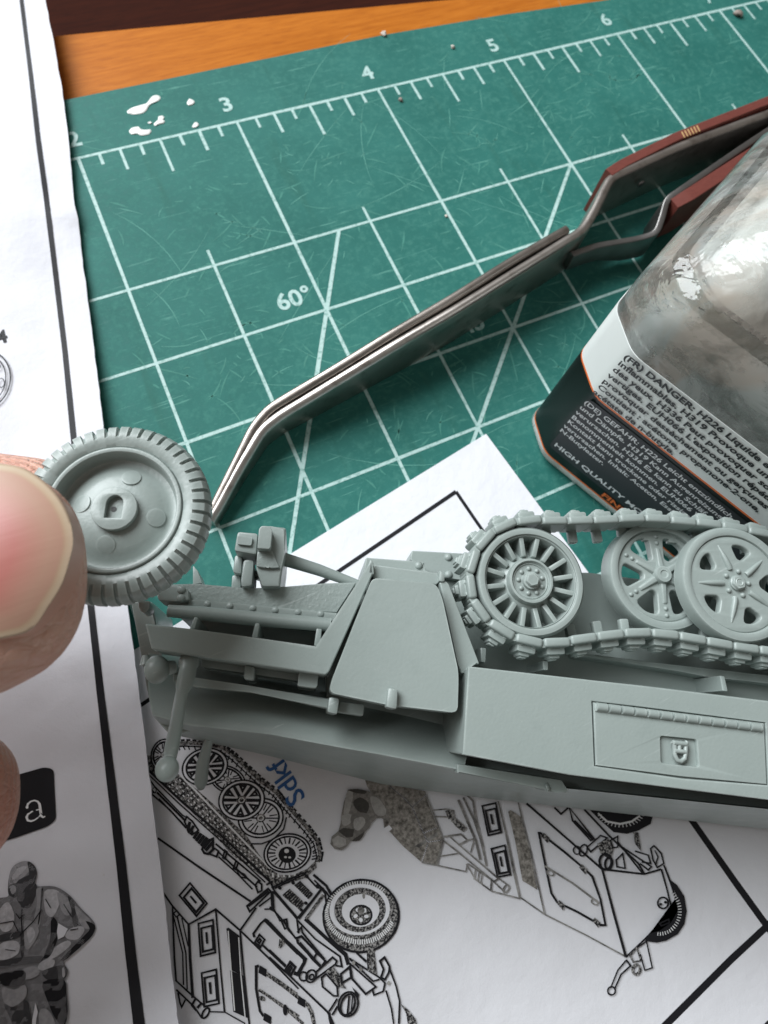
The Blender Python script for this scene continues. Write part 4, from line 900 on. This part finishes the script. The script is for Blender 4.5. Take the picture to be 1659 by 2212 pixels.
# ================================================================ HAND
hand = BM()
def finger(sections, seg=28):          # (px, py, z, half width in px plane inches, half thickness)
    pts = [P(x, y, z) for x, y, z, a, b in sections]; rings = []
    for i, (p, s) in enumerate(zip(pts, sections)):
        d = pts[min(i + 1, len(pts) - 1)] - pts[max(i - 1, 0)]; d.normalize()
        a = Vector((0, 0, 1)).cross(d).normalized(); b = d.cross(a)
        rings.append([hand.verts.new(p + a * s[3] * math.copysign(abs(math.cos(t)) ** .9, math.cos(t)) + b * s[4] * math.copysign(abs(math.sin(t)) ** .9, math.sin(t))) for t in [2 * math.pi * j / seg for j in range(seg)]])
    for r, q in zip(rings, rings[1:]):
        for j in range(seg): hand.faces.new((r[j], r[(j + 1) % seg], q[(j + 1) % seg], q[j]))
    hand.faces.new(rings[0][::-1]); hand.faces.new(rings[-1])
def tipped(x0, y0, zz0, x1, y1, zz1, w0, h0, w1, h1, rl, base):   # straight last joint with a rounded end, then the base joints
    o = list(base)
    for t in (0, .25, .5, .7): o.append((x0 + (x1 - x0) * t, y0 + (y1 - y0) * t, zz0 + (zz1 - zz0) * t, w0 + (w1 - w0) * t, h0 + (h1 - h0) * t))
    for k in range(1, 9):
        a = math.pi / 2 * k / 8; t = .7 + .3 * math.sin(a); c = max(.06, math.cos(a)) ** .75
        o.append((x0 + (x1 - x0) * t, y0 + (y1 - y0) * t, zz0 + (zz1 - zz0) * t, w1 * c, h1 * c))
    return o
finger(tipped(-420, 1302, 1.66, 183, 1222, 1.645, .315, .225, .275, .175, 0, [(-1900, 1750, 1.3, .42, .40), (-1300, 1560, 1.5, .38, .34), (-800, 1400, 1.62, .31, .26)]))
finger(tipped(-360, 1118, 1.02, 236, 1170, 1.08, .285, .22, .26, .19, 0, [(-2300, 1500, 1.0, .38, .36), (-1500, 1300, .86, .34, .32), (-900, 1180, .92, .29, .26)]))
finger(tipped(-420, 1790, 1.22, 22, 1716, 1.30, .24, .21, .19, .17, 0, [(-2300, 1950, .95, .38, .36), (-1500, 1900, 1.0, .32, .30), (-900, 1840, 1.1, .28, .25)]))
finger(tipped(-800, 2130, 1.15, -330, 2060, 1.2, .25, .22, .21, .18, 0, [(-2300, 2250, .95, .36, .34), (-1500, 2220, 1.0, .31, .29)]))
finger(tipped(-1100, 2440, 1.1, -640, 2380, 1.15, .22, .2, .18, .16, 0, [(-2300, 2500, .95, .32, .30), (-1600, 2480, 1.0, .27, .25)]))
finger([(-3300, 2200, .95, .5, .5), (-3000, 2150, .95, 1.1, .55), (-2600, 2050, .95, 1.45, .5), (-2200, 2000, .95, 1.4, .42), (-1950, 1980, .95, 1.2, .3)])
bmesh.ops.recalc_face_normals(hand, faces=hand.faces)
me = bpy.data.meshes.new('hand_raw'); hand.to_mesh(me); hand.free(); ho = bpy.data.objects.new('hand_raw', me); col.objects.link(ho)
md = ho.modifiers.new('r', 'REMESH'); md.mode = 'VOXEL'; md.voxel_size = .022
sm = ho.modifiers.new('s', 'SMOOTH'); sm.factor = .5; sm.iterations = 4
dg = bpy.context.evaluated_depsgraph_get(); dg.update(); me2 = bpy.data.meshes.new_from_object(ho.evaluated_get(dg)); bpy.data.objects.remove(ho); bpy.data.meshes.remove(me)
bm = BM(); bm.from_mesh(me2); bpy.data.meshes.remove(me2)
hc = P(-200, 1250, 1.5)
hnd = obj('hand', bm, SKIN, None, 180, hc); tag(hnd, 'bare hand reaching in from the left, thumb and finger pinching the loose grey wheel', 'hand')
# thumb nail
no = smooth_closed([(-460, 1040), (-300, 992), (-140, 984), (0, 1000), (62, 1016), (118, 1062), (150, 1114), (161, 1165), (153, 1210), (136, 1262), (108, 1308), (72, 1358), (20, 1377), (-120, 1400), (-300, 1390), (-440, 1330), (-500, 1190)])
NCX, NCY = -130, 1190
def nz(x, y): return 1.862 - ((y - 1190 + .10 * (x)) / 200) ** 2 * .060 - max(0, (x + 60) / 210) ** 2 * .040 - max(0, (-x - 250) / 250) ** 2 * .03
bm = BM(); lay = bm.loops.layers.float_color.new('nail'); rings = []; shade = []
EDGE, PINKE, PINK, PALE = (.50, .385, .265), (.43, .205, .155), (.43, .15, .125), (.43, .25, .18)
ks = [1.0, .988, .972, .955, .935, .918, .90, .82, .7, .55, .35, .12]
cs = [(.58, .33, .25), EDGE, (.51, .40, .28), (.49, .38, .26), (.47, .34, .225), (.43, .27, .185), PALE, PALE, PINKE, PINK, PINK, PINK]
for k in ks: rings.append([bm.verts.new(P(NCX + (x - NCX) * k, NCY + (y - NCY) * k, nz(NCX + (x - NCX) * k, NCY + (y - NCY) * k) - (.010 if k == 1.0 else 0))) for x, y in no])
und = [bm.verts.new(v.co + Vector((0, 0, -.085))) for v in rings[0]]
idx = {}
for q, c in zip(rings, cs):
    for v in q: idx[v] = c
for v in und: idx[v] = (.60, .32, .24)
def quad(a, b, j, n_):
    fc = bm.faces.new((a[j], a[(j + 1) % n_], b[(j + 1) % n_], b[j]))
    for l in fc.loops: l[lay] = (*idx[l.vert], 1)
n_ = len(no)
for a, b in [(und, rings[0])] + list(zip(rings, rings[1:])):
    for j in range(n_): quad(a, b, j, n_)
fc = bm.faces.new(rings[-1])
for l in fc.loops: l[lay] = (*PINK, 1)
obj('thumb_nail', bm, NAIL, hnd, 60)
# ================================================================ MODEL HALF-TRACK lying on its side
ht = empty('model_half_track', P(1000, 1400, SZ), 'unpainted grey-green plastic model half-track lying on its side on the printed sheet', 'model vehicle')
def part(name, px, zt, zb, b=.007, m=None, par=None, seg=2):
    bm = BM(); slab(bm, px, zt, zb, b, seg); return obj(name, bm, m or PLA, par or ht)
def rivets(par, pts, z, r=.013, name='rivet', sq=(1, 1, .7)):
    for x, y in pts:
        bm = BM(); ball(bm, P(x, y, z), r, 12, sq); obj(name, bm, PLA, par, 80)
# hull side, bonnet slope, nose
HZ = .82
crease = [(330, 1545), (408, 1566), (583, 1586), (823, 1630), (1000, 1664), (1230, 1704), (1660, 1748), (2150, 1800)]
hull = part('hull_side', [(705, 1600), (705, 1458), (760, 1330), (800, 1240), (1000, 1238), (1270, 1237), (1420, 1256), (1660, 1290), (2150, 1350)] + crease[:2:-1], .66, .25, .012)
bm = BM(); rows = []
for (x0, y0), (x1, y1) in (((322, 1395), (330, 1545)), ((420, 1410), (408, 1566)), ((583, 1440), (583, 1586)), ((720, 1470), (720, 1612)), ((860, 1500), (823, 1630)), ((1010, 1540), (1000, 1664))):
    a, b = P(x0, y0, .50), P(x1, y1, HZ); r_ = []
    for t, dz in ((0, 0), (.3, .045), (.55, .06), (.78, .05), (.93, .02), (1, 0)): q = a.lerp(b, t); r_.append(bm.verts.new((q.x, q.y, q.z + dz)))
    r_ += [bm.verts.new((b.x, b.y, .3)), bm.verts.new((a.x, a.y, .3))]; rows.append(r_)
for a, b in zip(rows, rows[1:]):
    for k in range(8): bm.faces.new((a[k], b[k], b[(k + 1) % 8], a[(k + 1) % 8]))
bm.faces.new(rows[0]); bm.faces.new(rows[-1][::-1]); obj('bonnet_side', bm, PLA, ht, 45)
bm = BM(); low_ = [(368, 1585), (440, 1601), (584, 1633), (824, 1693), (1032, 1722), (1230, 1744), (1660, 1791), (2150, 1850)]
A_ = [P(x, y, HZ - .004) for x, y in crease]; B_ = [P(x, y, .14) for x, y in low_]; rows = []
for a, b in zip(A_, B_):
    rows.append([bm.verts.new(a), bm.verts.new(a.lerp(b, .12) + Vector((0, 0, .02))), bm.verts.new(b + Vector((0, 0, .02))), bm.verts.new(b + Vector((0, .03, -.03))), bm.verts.new(Vector((a.x, a.y, .10)))])
for a, b in zip(rows, rows[1:]):
    for k in range(5): bm.faces.new((a[k], b[k], b[(k + 1) % 5], a[(k + 1) % 5]))
bm.faces.new(rows[0]); bm.faces.new(rows[-1][::-1]); obj('bonnet_slope', bm, PLA, ht, 45)
part('nose_plate', [(283, 1302), (304, 1296), (330, 1300), (345, 1420), (420, 1580), (366, 1588), (328, 1545), (316, 1480)], .56, .08, .01)
part('roof_plate', [(470, 1300), (1000, 1300), (2100, 1420), (2100, 1780), (1000, 1672), (470, 1590)], .30, .014, .02)
part('roof_edge', [(1004, 1696), (1300, 1722), (1660, 1758), (2150, 1812), (2150, 1838), (1660, 1780), (1300, 1742), (1010, 1712)], .24, .16, .006)
part('lower_rail', [(1240, 1712), (1660, 1750), (2150, 1800), (2150, 1812), (1660, 1763), (1240, 1722)], .50, .40, .004)
part('side_flange', z4([(0, 1500), (560, 1588), (592, 1640), (588, 1662), (530, 1645), (482, 1655), (470, 1628), (0, 1552)]), .84, .70, .006)
# wheel arch
arch = part('wheel_arch', [(362, 1262), (423, 1261), (539, 1271), (621, 1267), (704, 1260), (770, 1257), (727, 1324), (426, 1312), (363, 1312)], .80, .16, .006, PLR)
rs_ = part('rivet_strip', z2([(400, 765), (470, 765), (1375, 852), (1345, 905), (400, 815)]), .815, .70, .004)
rivets(rs_, z2([(525, 795), (672, 808), (822, 822), (968, 835), (1117, 848), (1265, 860)]), .812, .0145)
bm = BM(); tube(bm, [P(x, y, .85) for x, y in z2([(268, 838), (500, 856), (900, 895), (1330, 930)])], [.022, .026, .026, .026], 12); obj('arch_ledge', bm, PLA, ht)
part('arch_bracket', z2([(190, 690), (300, 660), (400, 690), (410, 770), (330, 780), (200, 770)]), .84, .70, .012)
rivets(ht, z2([(355, 700), (352, 755)]), .84, .016)
part('hanging_pin', z2([(70, 770), (150, 770), (150, 820), (125, 852), (95, 850), (72, 815)]), .80, .70, .012)
part('inner_panel', z2([(455, 885), (830, 935), (1240, 975), (1230, 1075), (820, 1020), (440, 960)]), .58, .50, .003)
for q in ([(440, 878), (464, 882), (440, 960), (408, 956)], [(838, 918), (866, 920), (852, 1014), (815, 1008)], [(1238, 952), (1273, 956), (1262, 1070), (1222, 1066)]):
    part('stiffening_rib', z2(q), .93, .55, .004)
part('rear_fin', z2([(430, 540), (462, 575), (490, 655), (430, 665)]), .62, .45, .004)
# mudguard
part('mudguard', [(313.3, 1346.6), (409.9, 1358.2), (548.8, 1377), (684.4, 1401), (790, 1230.9), (800, 1209), (806, 1214), (807.4, 1235.8), (710.8, 1452), (703, 1458.4), (327.2, 1402.8)], 1.02, .86, .009, seg=3)
part('mudguard_web', [(330, 1360), (560, 1385), (690, 1405), (795, 1240), (800, 1250), (706, 1440), (340, 1392)], .93, .72, .004)
part('lower_strip', z2([(484, 1150), (1140, 1240), (1135, 1300), (486, 1205)]), .86, .74, .006)
part('strap_clip', z2([(768, 1190), (836, 1202), (830, 1292), (760, 1284)]), .95, .74, .009); part('strap_clip', z2([(1122, 1225), (1252, 1240), (1246, 1330), (1230, 1345), (1112, 1328)]), .96, .74, .012)
part('tool_bar', z2([(300, 1240), (450, 1275), (820, 1330), (1320, 1410), (1315, 1480), (1100, 1430), (800, 1368), (450, 1335), (300, 1300)]), .90, .82, .006)
part('strap_clip', z2([(1318, 1398), (1390, 1408), (1376, 1518), (1306, 1502)]), .97, .76, .010); part('tool_end', z2([(1388, 1425), (1554, 1448), (1545, 1528), (1374, 1500)]), .91, .82, .008)
# headlamp and width rods
bm = BM(); c = P(339, 1446, .93); ball(bm, c, .043, 20, (1, 1.12, .9)); tube(bm, [c + Vector((-.03, .03, .0)), c + Vector((-.02, .06, .0))], [.02, .012], 12)
tube(bm, [c, P(*z2([(310, 1205)])[0], .90)], [.03, .022], 12); obj('headlamp', bm, PLA, ht, 60)
bm = BM(); tube(bm, [P(x, y, z) for x, y, z in [(410, 1418, .93), (408, 1430, .955), (407.5, 1436, .96), (407, 1441, .965), (402, 1465, .985), (398, 1480, 1.0), (393, 1494, 1.01), (388, 1520, 1.04), (380, 1570, 1.10), (371, 1615, 1.15), (365, 1645, 1.18)]],
                [.030, .034, .034, .029, .029, .028, .020, .020, .0215, .022, .019], 18); ball(bm, P(361, 1661, 1.2), .0345, 20, (1, 1.05, 1)); obj('width_rod', bm, PLA, ht, 60)
bm = BM(); tube(bm, [P(x, y, z) for x, y, z in [(452, 1592, .30), (448, 1610, .26), (438, 1650, .2), (434, 1690, .14), (434, 1704, .13)]], [.018, .020, .026, .028, .014], 14); obj('width_rod', bm, PLA, ht, 60)
# stowage hatch between mudguard and track
hatch = part('stowage_hatch', rounded(z3([(442, 622), (860, 660), (900, 760), (1002, 1225), (1004, 1300), (998, 1505), (540, 1452), (160, 1372), (176, 1290), (330, 900)]), 13, 4), 1.05, .93, .014, seg=3)
part('hatch_clip', z3([(545, 1336), (612, 1346), (604, 1484), (530, 1470)]), 1.085, 1.0, .010, par=hatch)
part('hatch_header', z3([(452, 535), (872, 590), (880, 650), (860, 668), (445, 625)]), .985, .60, .006)
part('header_pin', z3([(425, 500), (448, 512), (455, 600), (410, 600)]), 1.02, .9, .006); part('header_pin', z3([(884, 566), (918, 600), (915, 650), (875, 645)]), 1.01, .9, .008)
part('rear_bracket', z3([(878, 650), (920, 640), (942, 660), (1144, 1186), (1072, 1196), (1055, 1245), (1020, 1248), (1000, 1180)]), 1.0, .60, .007)
bp1 = part('belly_plate', z3([(400, 488), (782, 518), (776, 580), (870, 600), (870, 640), (385, 600)]), .80, .40, .005); bp2 = part('belly_plate', z3([(700, 443), (1040, 462), (1040, 640), (770, 600), (690, 500)]), .70, .40, .005)
rivets(bp1, z3([(745, 542)]), .80, .016); rivets(bp2, z3([(938, 488), (940, 602)]), .70, .017)
# front axle
ax = part('axle_column', z2([(880, 276), (948, 286), (1040, 292), (1028, 470), (1000, 680), (880, 680), (842, 560), (852, 430)]), .86, .40, .010)
part('axle_head', z2([(862, 300), (880, 280), (932, 284), (950, 312), (940, 420), (930, 436), (850, 430)]), .92, .80, .014, par=ax); part('axle_foot', z2([(850, 450), (945, 440), (1000, 556), (935, 560), (920, 545), (900, 558), (846, 548)]), .875, .7, .008, PLR, par=ax)
ab = part('spring_block', z2([(722, 318), (856, 330), (846, 472), (700, 446)]), .87, .66, .010); part('spring_slot', rounded(z2([(722, 345), (822, 356), (812, 412), (720, 402)]), 4, 3), .883, .80, .006, par=ab)
part('spring_block', z2([(704, 470), (756, 478), (748, 600), (690, 588)]), .78, .60, .010); part('spring_lever', z2([(762, 496), (832, 504), (820, 676), (746, 684), (742, 640)]), .84, .62, .012); part('spring_block', z2([(686, 602), (745, 606), (745, 690), (680, 690)]), .74, .55, .008)
part('spring_stud', z2([(828, 570), (880, 572), (876, 615), (830, 612)]), .76, .66, .01)
bm = BM(); tube(bm, [P(x, y, z) for (x, y), z in zip(z2([(960, 470), (1040, 505), (1250, 570), (1480, 655), (1560, 690)]), (.70, .70, .69, .68, .68))], [.027, .027, .024, .019, .017], 14); obj('steering_rod', bm, PLA, ht, 60)
# stowage box above the track
BZ = 1.08
bx = part('stowage_box', [(1012, 1439), (1392, 1481.5), (1659, 1514), (2150, 1572), (2150, 1792), (1659, 1728), (1230, 1674), (1000, 1630)], BZ - .018, .58, .010)
def xy(px, z): return [tuple(P(x, y, z).xy) for x, y in px]
def grow(poly, k):
    c = [sum(p[i] for p in poly) / len(poly) for i in (0, 1)]; o = []
    for x, y in poly:
        v = Vector((x - c[0], y - c[1])); v = v * (1 + k / v.length); o.append((c[0] + v.x, c[1] + v.y))
    return o
door = z4([(728, 1172), (1000, 1206), (1640, 1284), (1655, 1612), (1200, 1570), (742, 1510)])
v, f = shape2d([xy([(1012, 1439), (1392, 1481.5), (1659, 1514), (2150, 1572), (2150, 1792), (1659, 1728), (1230, 1674), (1000, 1630)], BZ), xy(grow(door, 3.6), BZ)], .022, .006)
mesh_vf('box_face', v, f, PLA, bx, Matrix.Translation((0, 0, BZ - .011)))
rec = rounded(z4([(1086, 1352), (1280, 1372), (1292, 1518), (1090, 1496)]), 6, 4)
v, f = shape2d([xy(door, BZ), xy(rec, BZ)], .022, .005); dr = mesh_vf('box_door', v, f, PLA, bx, Matrix.Translation((0, 0, BZ - .012)))
hp = z4([(740, 1196), (1630, 1310)]); bm = BM()
slab(bm, z4([(738, 1178), (1632, 1286), (1630, 1330), (736, 1222)]), BZ + .006, BZ - .01, .006); obj('hinge_leaf', bm, PLA, dr)
for k in range(13):
    a = Vector(hp[0]).lerp(Vector(hp[1]), (k + .04) / 13); b = Vector(hp[0]).lerp(Vector(hp[1]), (k + .84) / 13)
    bm = BM(); tube(bm, [P(a.x, a.y, BZ + .002), P(b.x, b.y, BZ + .002)], .0145, 10); obj('hinge_knuckle', bm, PLA, dr, 50)
lx, ly = z4([(1185, 1425)])[0]
bm = BM(); ls = [(lx + x / 2.47, ly + y / 2.47, BZ + .002) for x, y in ((-38, -42), (-25, -30), (-25, 25), (-12, 55), (8, 64), (30, 48), (34, 20), (36, -30), (42, -42))]
tube(bm, [P(*q) for q in ls], .0078, 10); tube(bm, [P(lx - 12, ly - 15, BZ + .006), P(lx + 14, ly - 12, BZ + .006)], .008, 10); tube(bm, [P(lx - 10, ly + 3, BZ + .006), P(lx + 14, ly + 5, BZ + .006)], .007, 10)
tube(bm, [P(lx, ly - 15, BZ + .004), P(lx + 1, ly + 4, BZ + .004)], .007, 10); obj('latch', bm, PLA, dr, 60)
part('side_ledge', z4([(640, 905), (1200, 978), (1659, 1030), (2600, 1150), (2600, 1195), (1659, 1072), (1330, 1036), (1200, 1010), (640, 928)]), .76, .60, .009)
for q in ([(1402, 1030), (1428, 1034), (1446, 1115), (1418, 1112)], [(456, 950), (486, 954), (486, 1002), (462, 1000)], [(124, 880), (156, 884), (152, 962), (128, 956)]): part('stiffening_rib', z4(q), .86, .55, .004)
part('side_recess', z4([(590, 925), (1245, 1010), (1290, 1120), (580, 1035)]), .64, .58, .004)
bm = BM(); c = P(1183, 1702, .845); bmesh.ops.create_icosphere(bm, subdivisions=2, radius=.010)
for v in bm.verts: v.co *= 1 + .9 * noise.noise(v.co * 90); v.co.y *= 1.5; v.co += c
obj('sprue_nub', bm, PLA, ht, 50)
# ---- running gear
ROT = Matrix.Rotation(math.radians(-24.6), 4, 'Z')
def inch(px, py, r, z): return (P(px + r, py, z) - P(px - r, py, z)).length / 2
def at(px, py, z): return Matrix.Translation(P(px, py, z)) @ ROT
def LT(bm, prof, M, seg=72, close=False):
    s = set(bm.verts); lathe(bm, prof, (0, 0, 0), seg, close); bmesh.ops.transform(bm, matrix=M, verts=[v for v in bm.verts if v not in s])
def pol(r, deg): return (r * math.cos(math.radians(deg)), r * math.sin(math.radians(deg)))
def hexnut(bm, M, r, h, hole=0):
    s = set(bm.verts); pts = [pol(r, 60 * k + 12) for k in range(6)]
    loft(bm, [Vector((x * .92, y * .92, h)) for x, y in pts], [Vector((x, y, -.01)) for x, y in pts], .003, 1)
    bmesh.ops.transform(bm, matrix=M, verts=[v for v in bm.verts if v not in s])
def sprocket(px, py, rp, z):
    M = at(px, py, z); r = inch(px, py, rp, z)
    bm = BM(); LT(bm, [(r, -.15), (r, -.014), (r - .010, 0), (r * .875, .003), (r * .855, .001), (r * .85, -.008), (r * .835, -.010), (r * .825, -.006), (r * .815, -.012), (r * .805, -.06), (r * .80, -.105), (r * .74, -.105), (r * .55, -.066), (r * .42, -.035), (r * .30, -.03), (r * .28, -.15)], M, 96, True)
    w_ = obj('sprocket', bm, PLA, ht, 38)
    for k in range(16):
        bm = BM(); a = 360 * k / 16 + 8; d = Matrix.Rotation(math.radians(a), 4, 'Z')
        L = [Vector((r * .47, 0, -.030)), Vector((r * .81, 0, -.016))]; hw = r * .044
        loft(bm, [Vector((r * .47, -hw, -.026)), Vector((r * .815, -hw, -.014)), Vector((r * .815, hw, -.014)), Vector((r * .47, hw, -.026))], [Vector((r * .44, -hw * 1.4, -.11)), Vector((r * .83, -hw * 1.2, -.12)), Vector((r * .83, hw * 1.2, -.12)), Vector((r * .44, hw * 1.4, -.11))], .004, 2)
        bmesh.ops.transform(bm, matrix=M @ d, verts=bm.verts); obj('spoke', bm, PLA, w_, 40)
    bm = BM(); LT(bm, [(r * .42, -.05), (r * .41, -.008), (r * .395, .002), (r * .36, .003), (r * .345, -.006), (r * .33, -.012), (r * .31, -.008), (r * .30, -.014), (r * .16, -.012), (r * .15, .004), (0, .004)], M, 56); hexnut(bm, M, r * .135, .022); obj('hub', bm, PLA, w_, 35)
    for k in range(9):
        x, y = pol(r * .225, 40 * k + 15); bm = BM(); ball(bm, (0, 0, 0), r * .042, 10, (1, 1, .8)); bmesh.ops.transform(bm, matrix=M @ Matrix.Translation((x, y, -.010)), verts=bm.verts); obj('bolt', bm, PLA, w_, 80)
    return w_
def tyre(px, py, rp, z, nm, th=.092):
    M = at(px, py, z); r = inch(px, py, rp, z); bm = BM()
    LT(bm, [(r, -th), (r * 1.002, -.05), (r, -.014), (r - .006, -.003), (r - .016, 0), (r * .87, 0), (r * .845, -.003), (r * .83, -.016), (r * .82, -.05), (r * .82, -th), (r * .9, -th - .003)], M, 80, True)
    return obj(nm, bm, PLA, ht, 40), M, r
def hole(r, a, r0, r1, w0, w1):
    p = [pol(r * r0, a - w0), pol(r * r1, a - w1), pol(r * (r1 + .035), a), pol(r * r1, a + w1), pol(r * r0, a + w0)]
    return rounded(p, r * .09, 3)
def wheelA(px, py, rp, z):
    w_, M, r = tyre(px, py, rp, z, 'road_wheel')
    v, f = shape2d([ell(0, 0, r * .835, r * .835, 0, 60)] + [hole(r, 60 * k, .33, .72, 9, 18.5) for k in range(6)], .045, .007); d = mesh_vf('wheel_disc', v, f, PLA, w_, M @ Matrix.Translation((0, 0, -.040)), 50)
    for k in range(6):
        bm = BM(); hw = r * .06
        loft(bm, [Vector((r * .12, -hw * .8, .000)), Vector((r * .50, -hw * .55, -.011)), Vector((r * .50, hw * .55, -.011)), Vector((r * .12, hw * .8, .000))], [Vector((r * .10, -hw * 1.5, -.03)), Vector((r * .56, -hw, -.03)), Vector((r * .56, hw, -.03)), Vector((r * .10, hw * 1.5, -.03))], .004, 2)
        for q in (.60, .72): ball(bm, (r * q, 0, -.017), r * .042, 10, (1, 1, .9))
        bmesh.ops.transform(bm, matrix=M @ Matrix.Rotation(math.radians(60 * k + 30), 4, 'Z'), verts=bm.verts); obj('spoke_rib', bm, PLA, w_, 45)
    bm = BM(); LT(bm, [(r * .17, -.03), (r * .165, .002), (r * .14, .012), (r * .075, .013), (r * .07, .004), (0, .003)], M, 30); hexnut(bm, M @ Matrix.Translation((0, 0, -.001)), r * .15, .0095); obj('hub_nut', bm, PLA, w_, 35)
    return w_
def wheelB(px, py, rp, z):
    w_, M, r = tyre(px, py, rp, z, 'road_wheel', .07)
    v, f = shape2d([ell(0, 0, r * .835, r * .835, 0, 60)] + [hole(r, 72 * k - 1, .44, .68, 6, 17) for k in range(5)], .040, .006); mesh_vf('wheel_disc', v, f, PLA, w_, M @ Matrix.Translation((0, 0, -.030)), 50)
    for k in range(5):
        bm = BM(); tube(bm, [(r * .26, 0, -.010), (r * .32, 0, -.006), (r * .5, 0, -.008), (r * .70, 0, -.013)], [r * .05, r * .05, r * .043, r * .02], 10)
        bmesh.ops.transform(bm, matrix=M @ Matrix.Rotation(math.radians(72 * k + 36), 4, 'Z'), verts=bm.verts); obj('spoke_rib', bm, PLA, w_, 60)
        x, y = pol(r * .215, 72 * k); bm = BM(); ball(bm, (0, 0, 0), r * .046, 10); bmesh.ops.transform(bm, matrix=M @ Matrix.Translation((x, y, -.008)), verts=bm.verts); obj('bolt', bm, PLA, w_, 80)
    bm = BM(); LT(bm, [(r * .14, -.03), (r * .13, .0), (r * .065, .014), (r * .06, .004), (0, .003)], M, 30); hexnut(bm, M @ Matrix.Translation((0, 0, -.001)), r * .135, .014); LT(bm, [(r * .075, .012), (r * .06, .0155), (r * .045, .013), (r * .04, .006), (0, .006)], M, 24); obj('hub_nut', bm, PLA, w_, 35)
    return w_
sprocket(1148, 1254, 116.5, .965)
wheelA(1432, 1241, 112, .885); wheelB(1594, 1259, 116, .985); wheelA(1745, 1280, 112, .885); wheelB(1905, 1300, 120, .985); sprocket(2060, 1320, 104, .965)
# ---- track: one link, copied along the loop
bm = BM(); box(bm, (0, 0, -.072), .0872, .034, .144, None, .010, 3); box(bm, (0, .027, -.092), .062, .030, .125, None, .008); box(bm, (0, .044, -.092), .034, .020, .085, None, .006); box(bm, (0, .054, -.092), .020, .012, .055, None, .004)
tube(bm, [(.0455, 0, -.012), (.0455, 0, -.134)], .0135, 10); box(bm, (0, -.040, -.125), .030, .052, .034, None, .006)
for sx in (-.022, .022): box(bm, (sx, .018, -.030), .012, .006, .012, None, .002)
for v in bm.verts: v.co += Vector(ht.location)
link0 = obj('track_link', bm, PLA, ht, 40)
tp = [(2110, 1238), (2053, 1215), (1996, 1204), (1938, 1196), (1880, 1188), (1822, 1179), (1764, 1170), (1706, 1160), (1648, 1149), (1590.6, 1137.4), (1534, 1129), (1479, 1124), (1423, 1118.5), (1368, 1118), (1311, 1121), (1256.6, 1122.5), (1200, 1123), (1145.3, 1122), (1092.5, 1134), (1050, 1165), (1024, 1212), (1019.5, 1266), (1040, 1318), (1086, 1359), (1145, 1383), (1205, 1387), (1262.7, 1379), (1321.4, 1371), (1380, 1366), (1440, 1369), (1499.5, 1378), (1558, 1389), (1615, 1398.5), (1672, 1406.6), (1730, 1414), (1788, 1421), (1846, 1428), (1904, 1434), (1962, 1440), (2020, 1444), (2078, 1436), (2128, 1408), (2162, 1362), (2168, 1308), (2150, 1268)]
TP = [P(x, y, .975) for x, y in tp]; n_ = len(TP)
for k in range(n_):
    t = (TP[(k + 1) % n_] - TP[k - 1]).normalized(); o = Vector((t.y, -t.x, 0))
    M = Matrix(((t.x, o.x, 0, 0), (t.y, o.y, 0, 0), (0, 0, 1, 0), (0, 0, 0, 1))); pitch = ((TP[(k + 1) % n_] - TP[k - 1]).length / 2)
    c = link0 if k == 0 else dup(link0); c.parent = ht
    c.matrix_basis = Matrix.Translation(TP[k] - Vector(ht.location)) @ M @ Matrix.Diagonal((-pitch / .0895, 1, 1, 1)) @ Matrix.Diagonal((-1, 1, 1, 1))

# ================================================================ inches to metres
for me in bpy.data.meshes:
    me.transform(Matrix.Scale(S, 4))
for o in sc.objects:
    if o.type in ('MESH', 'EMPTY'): o.location = Vector(o.location) * S
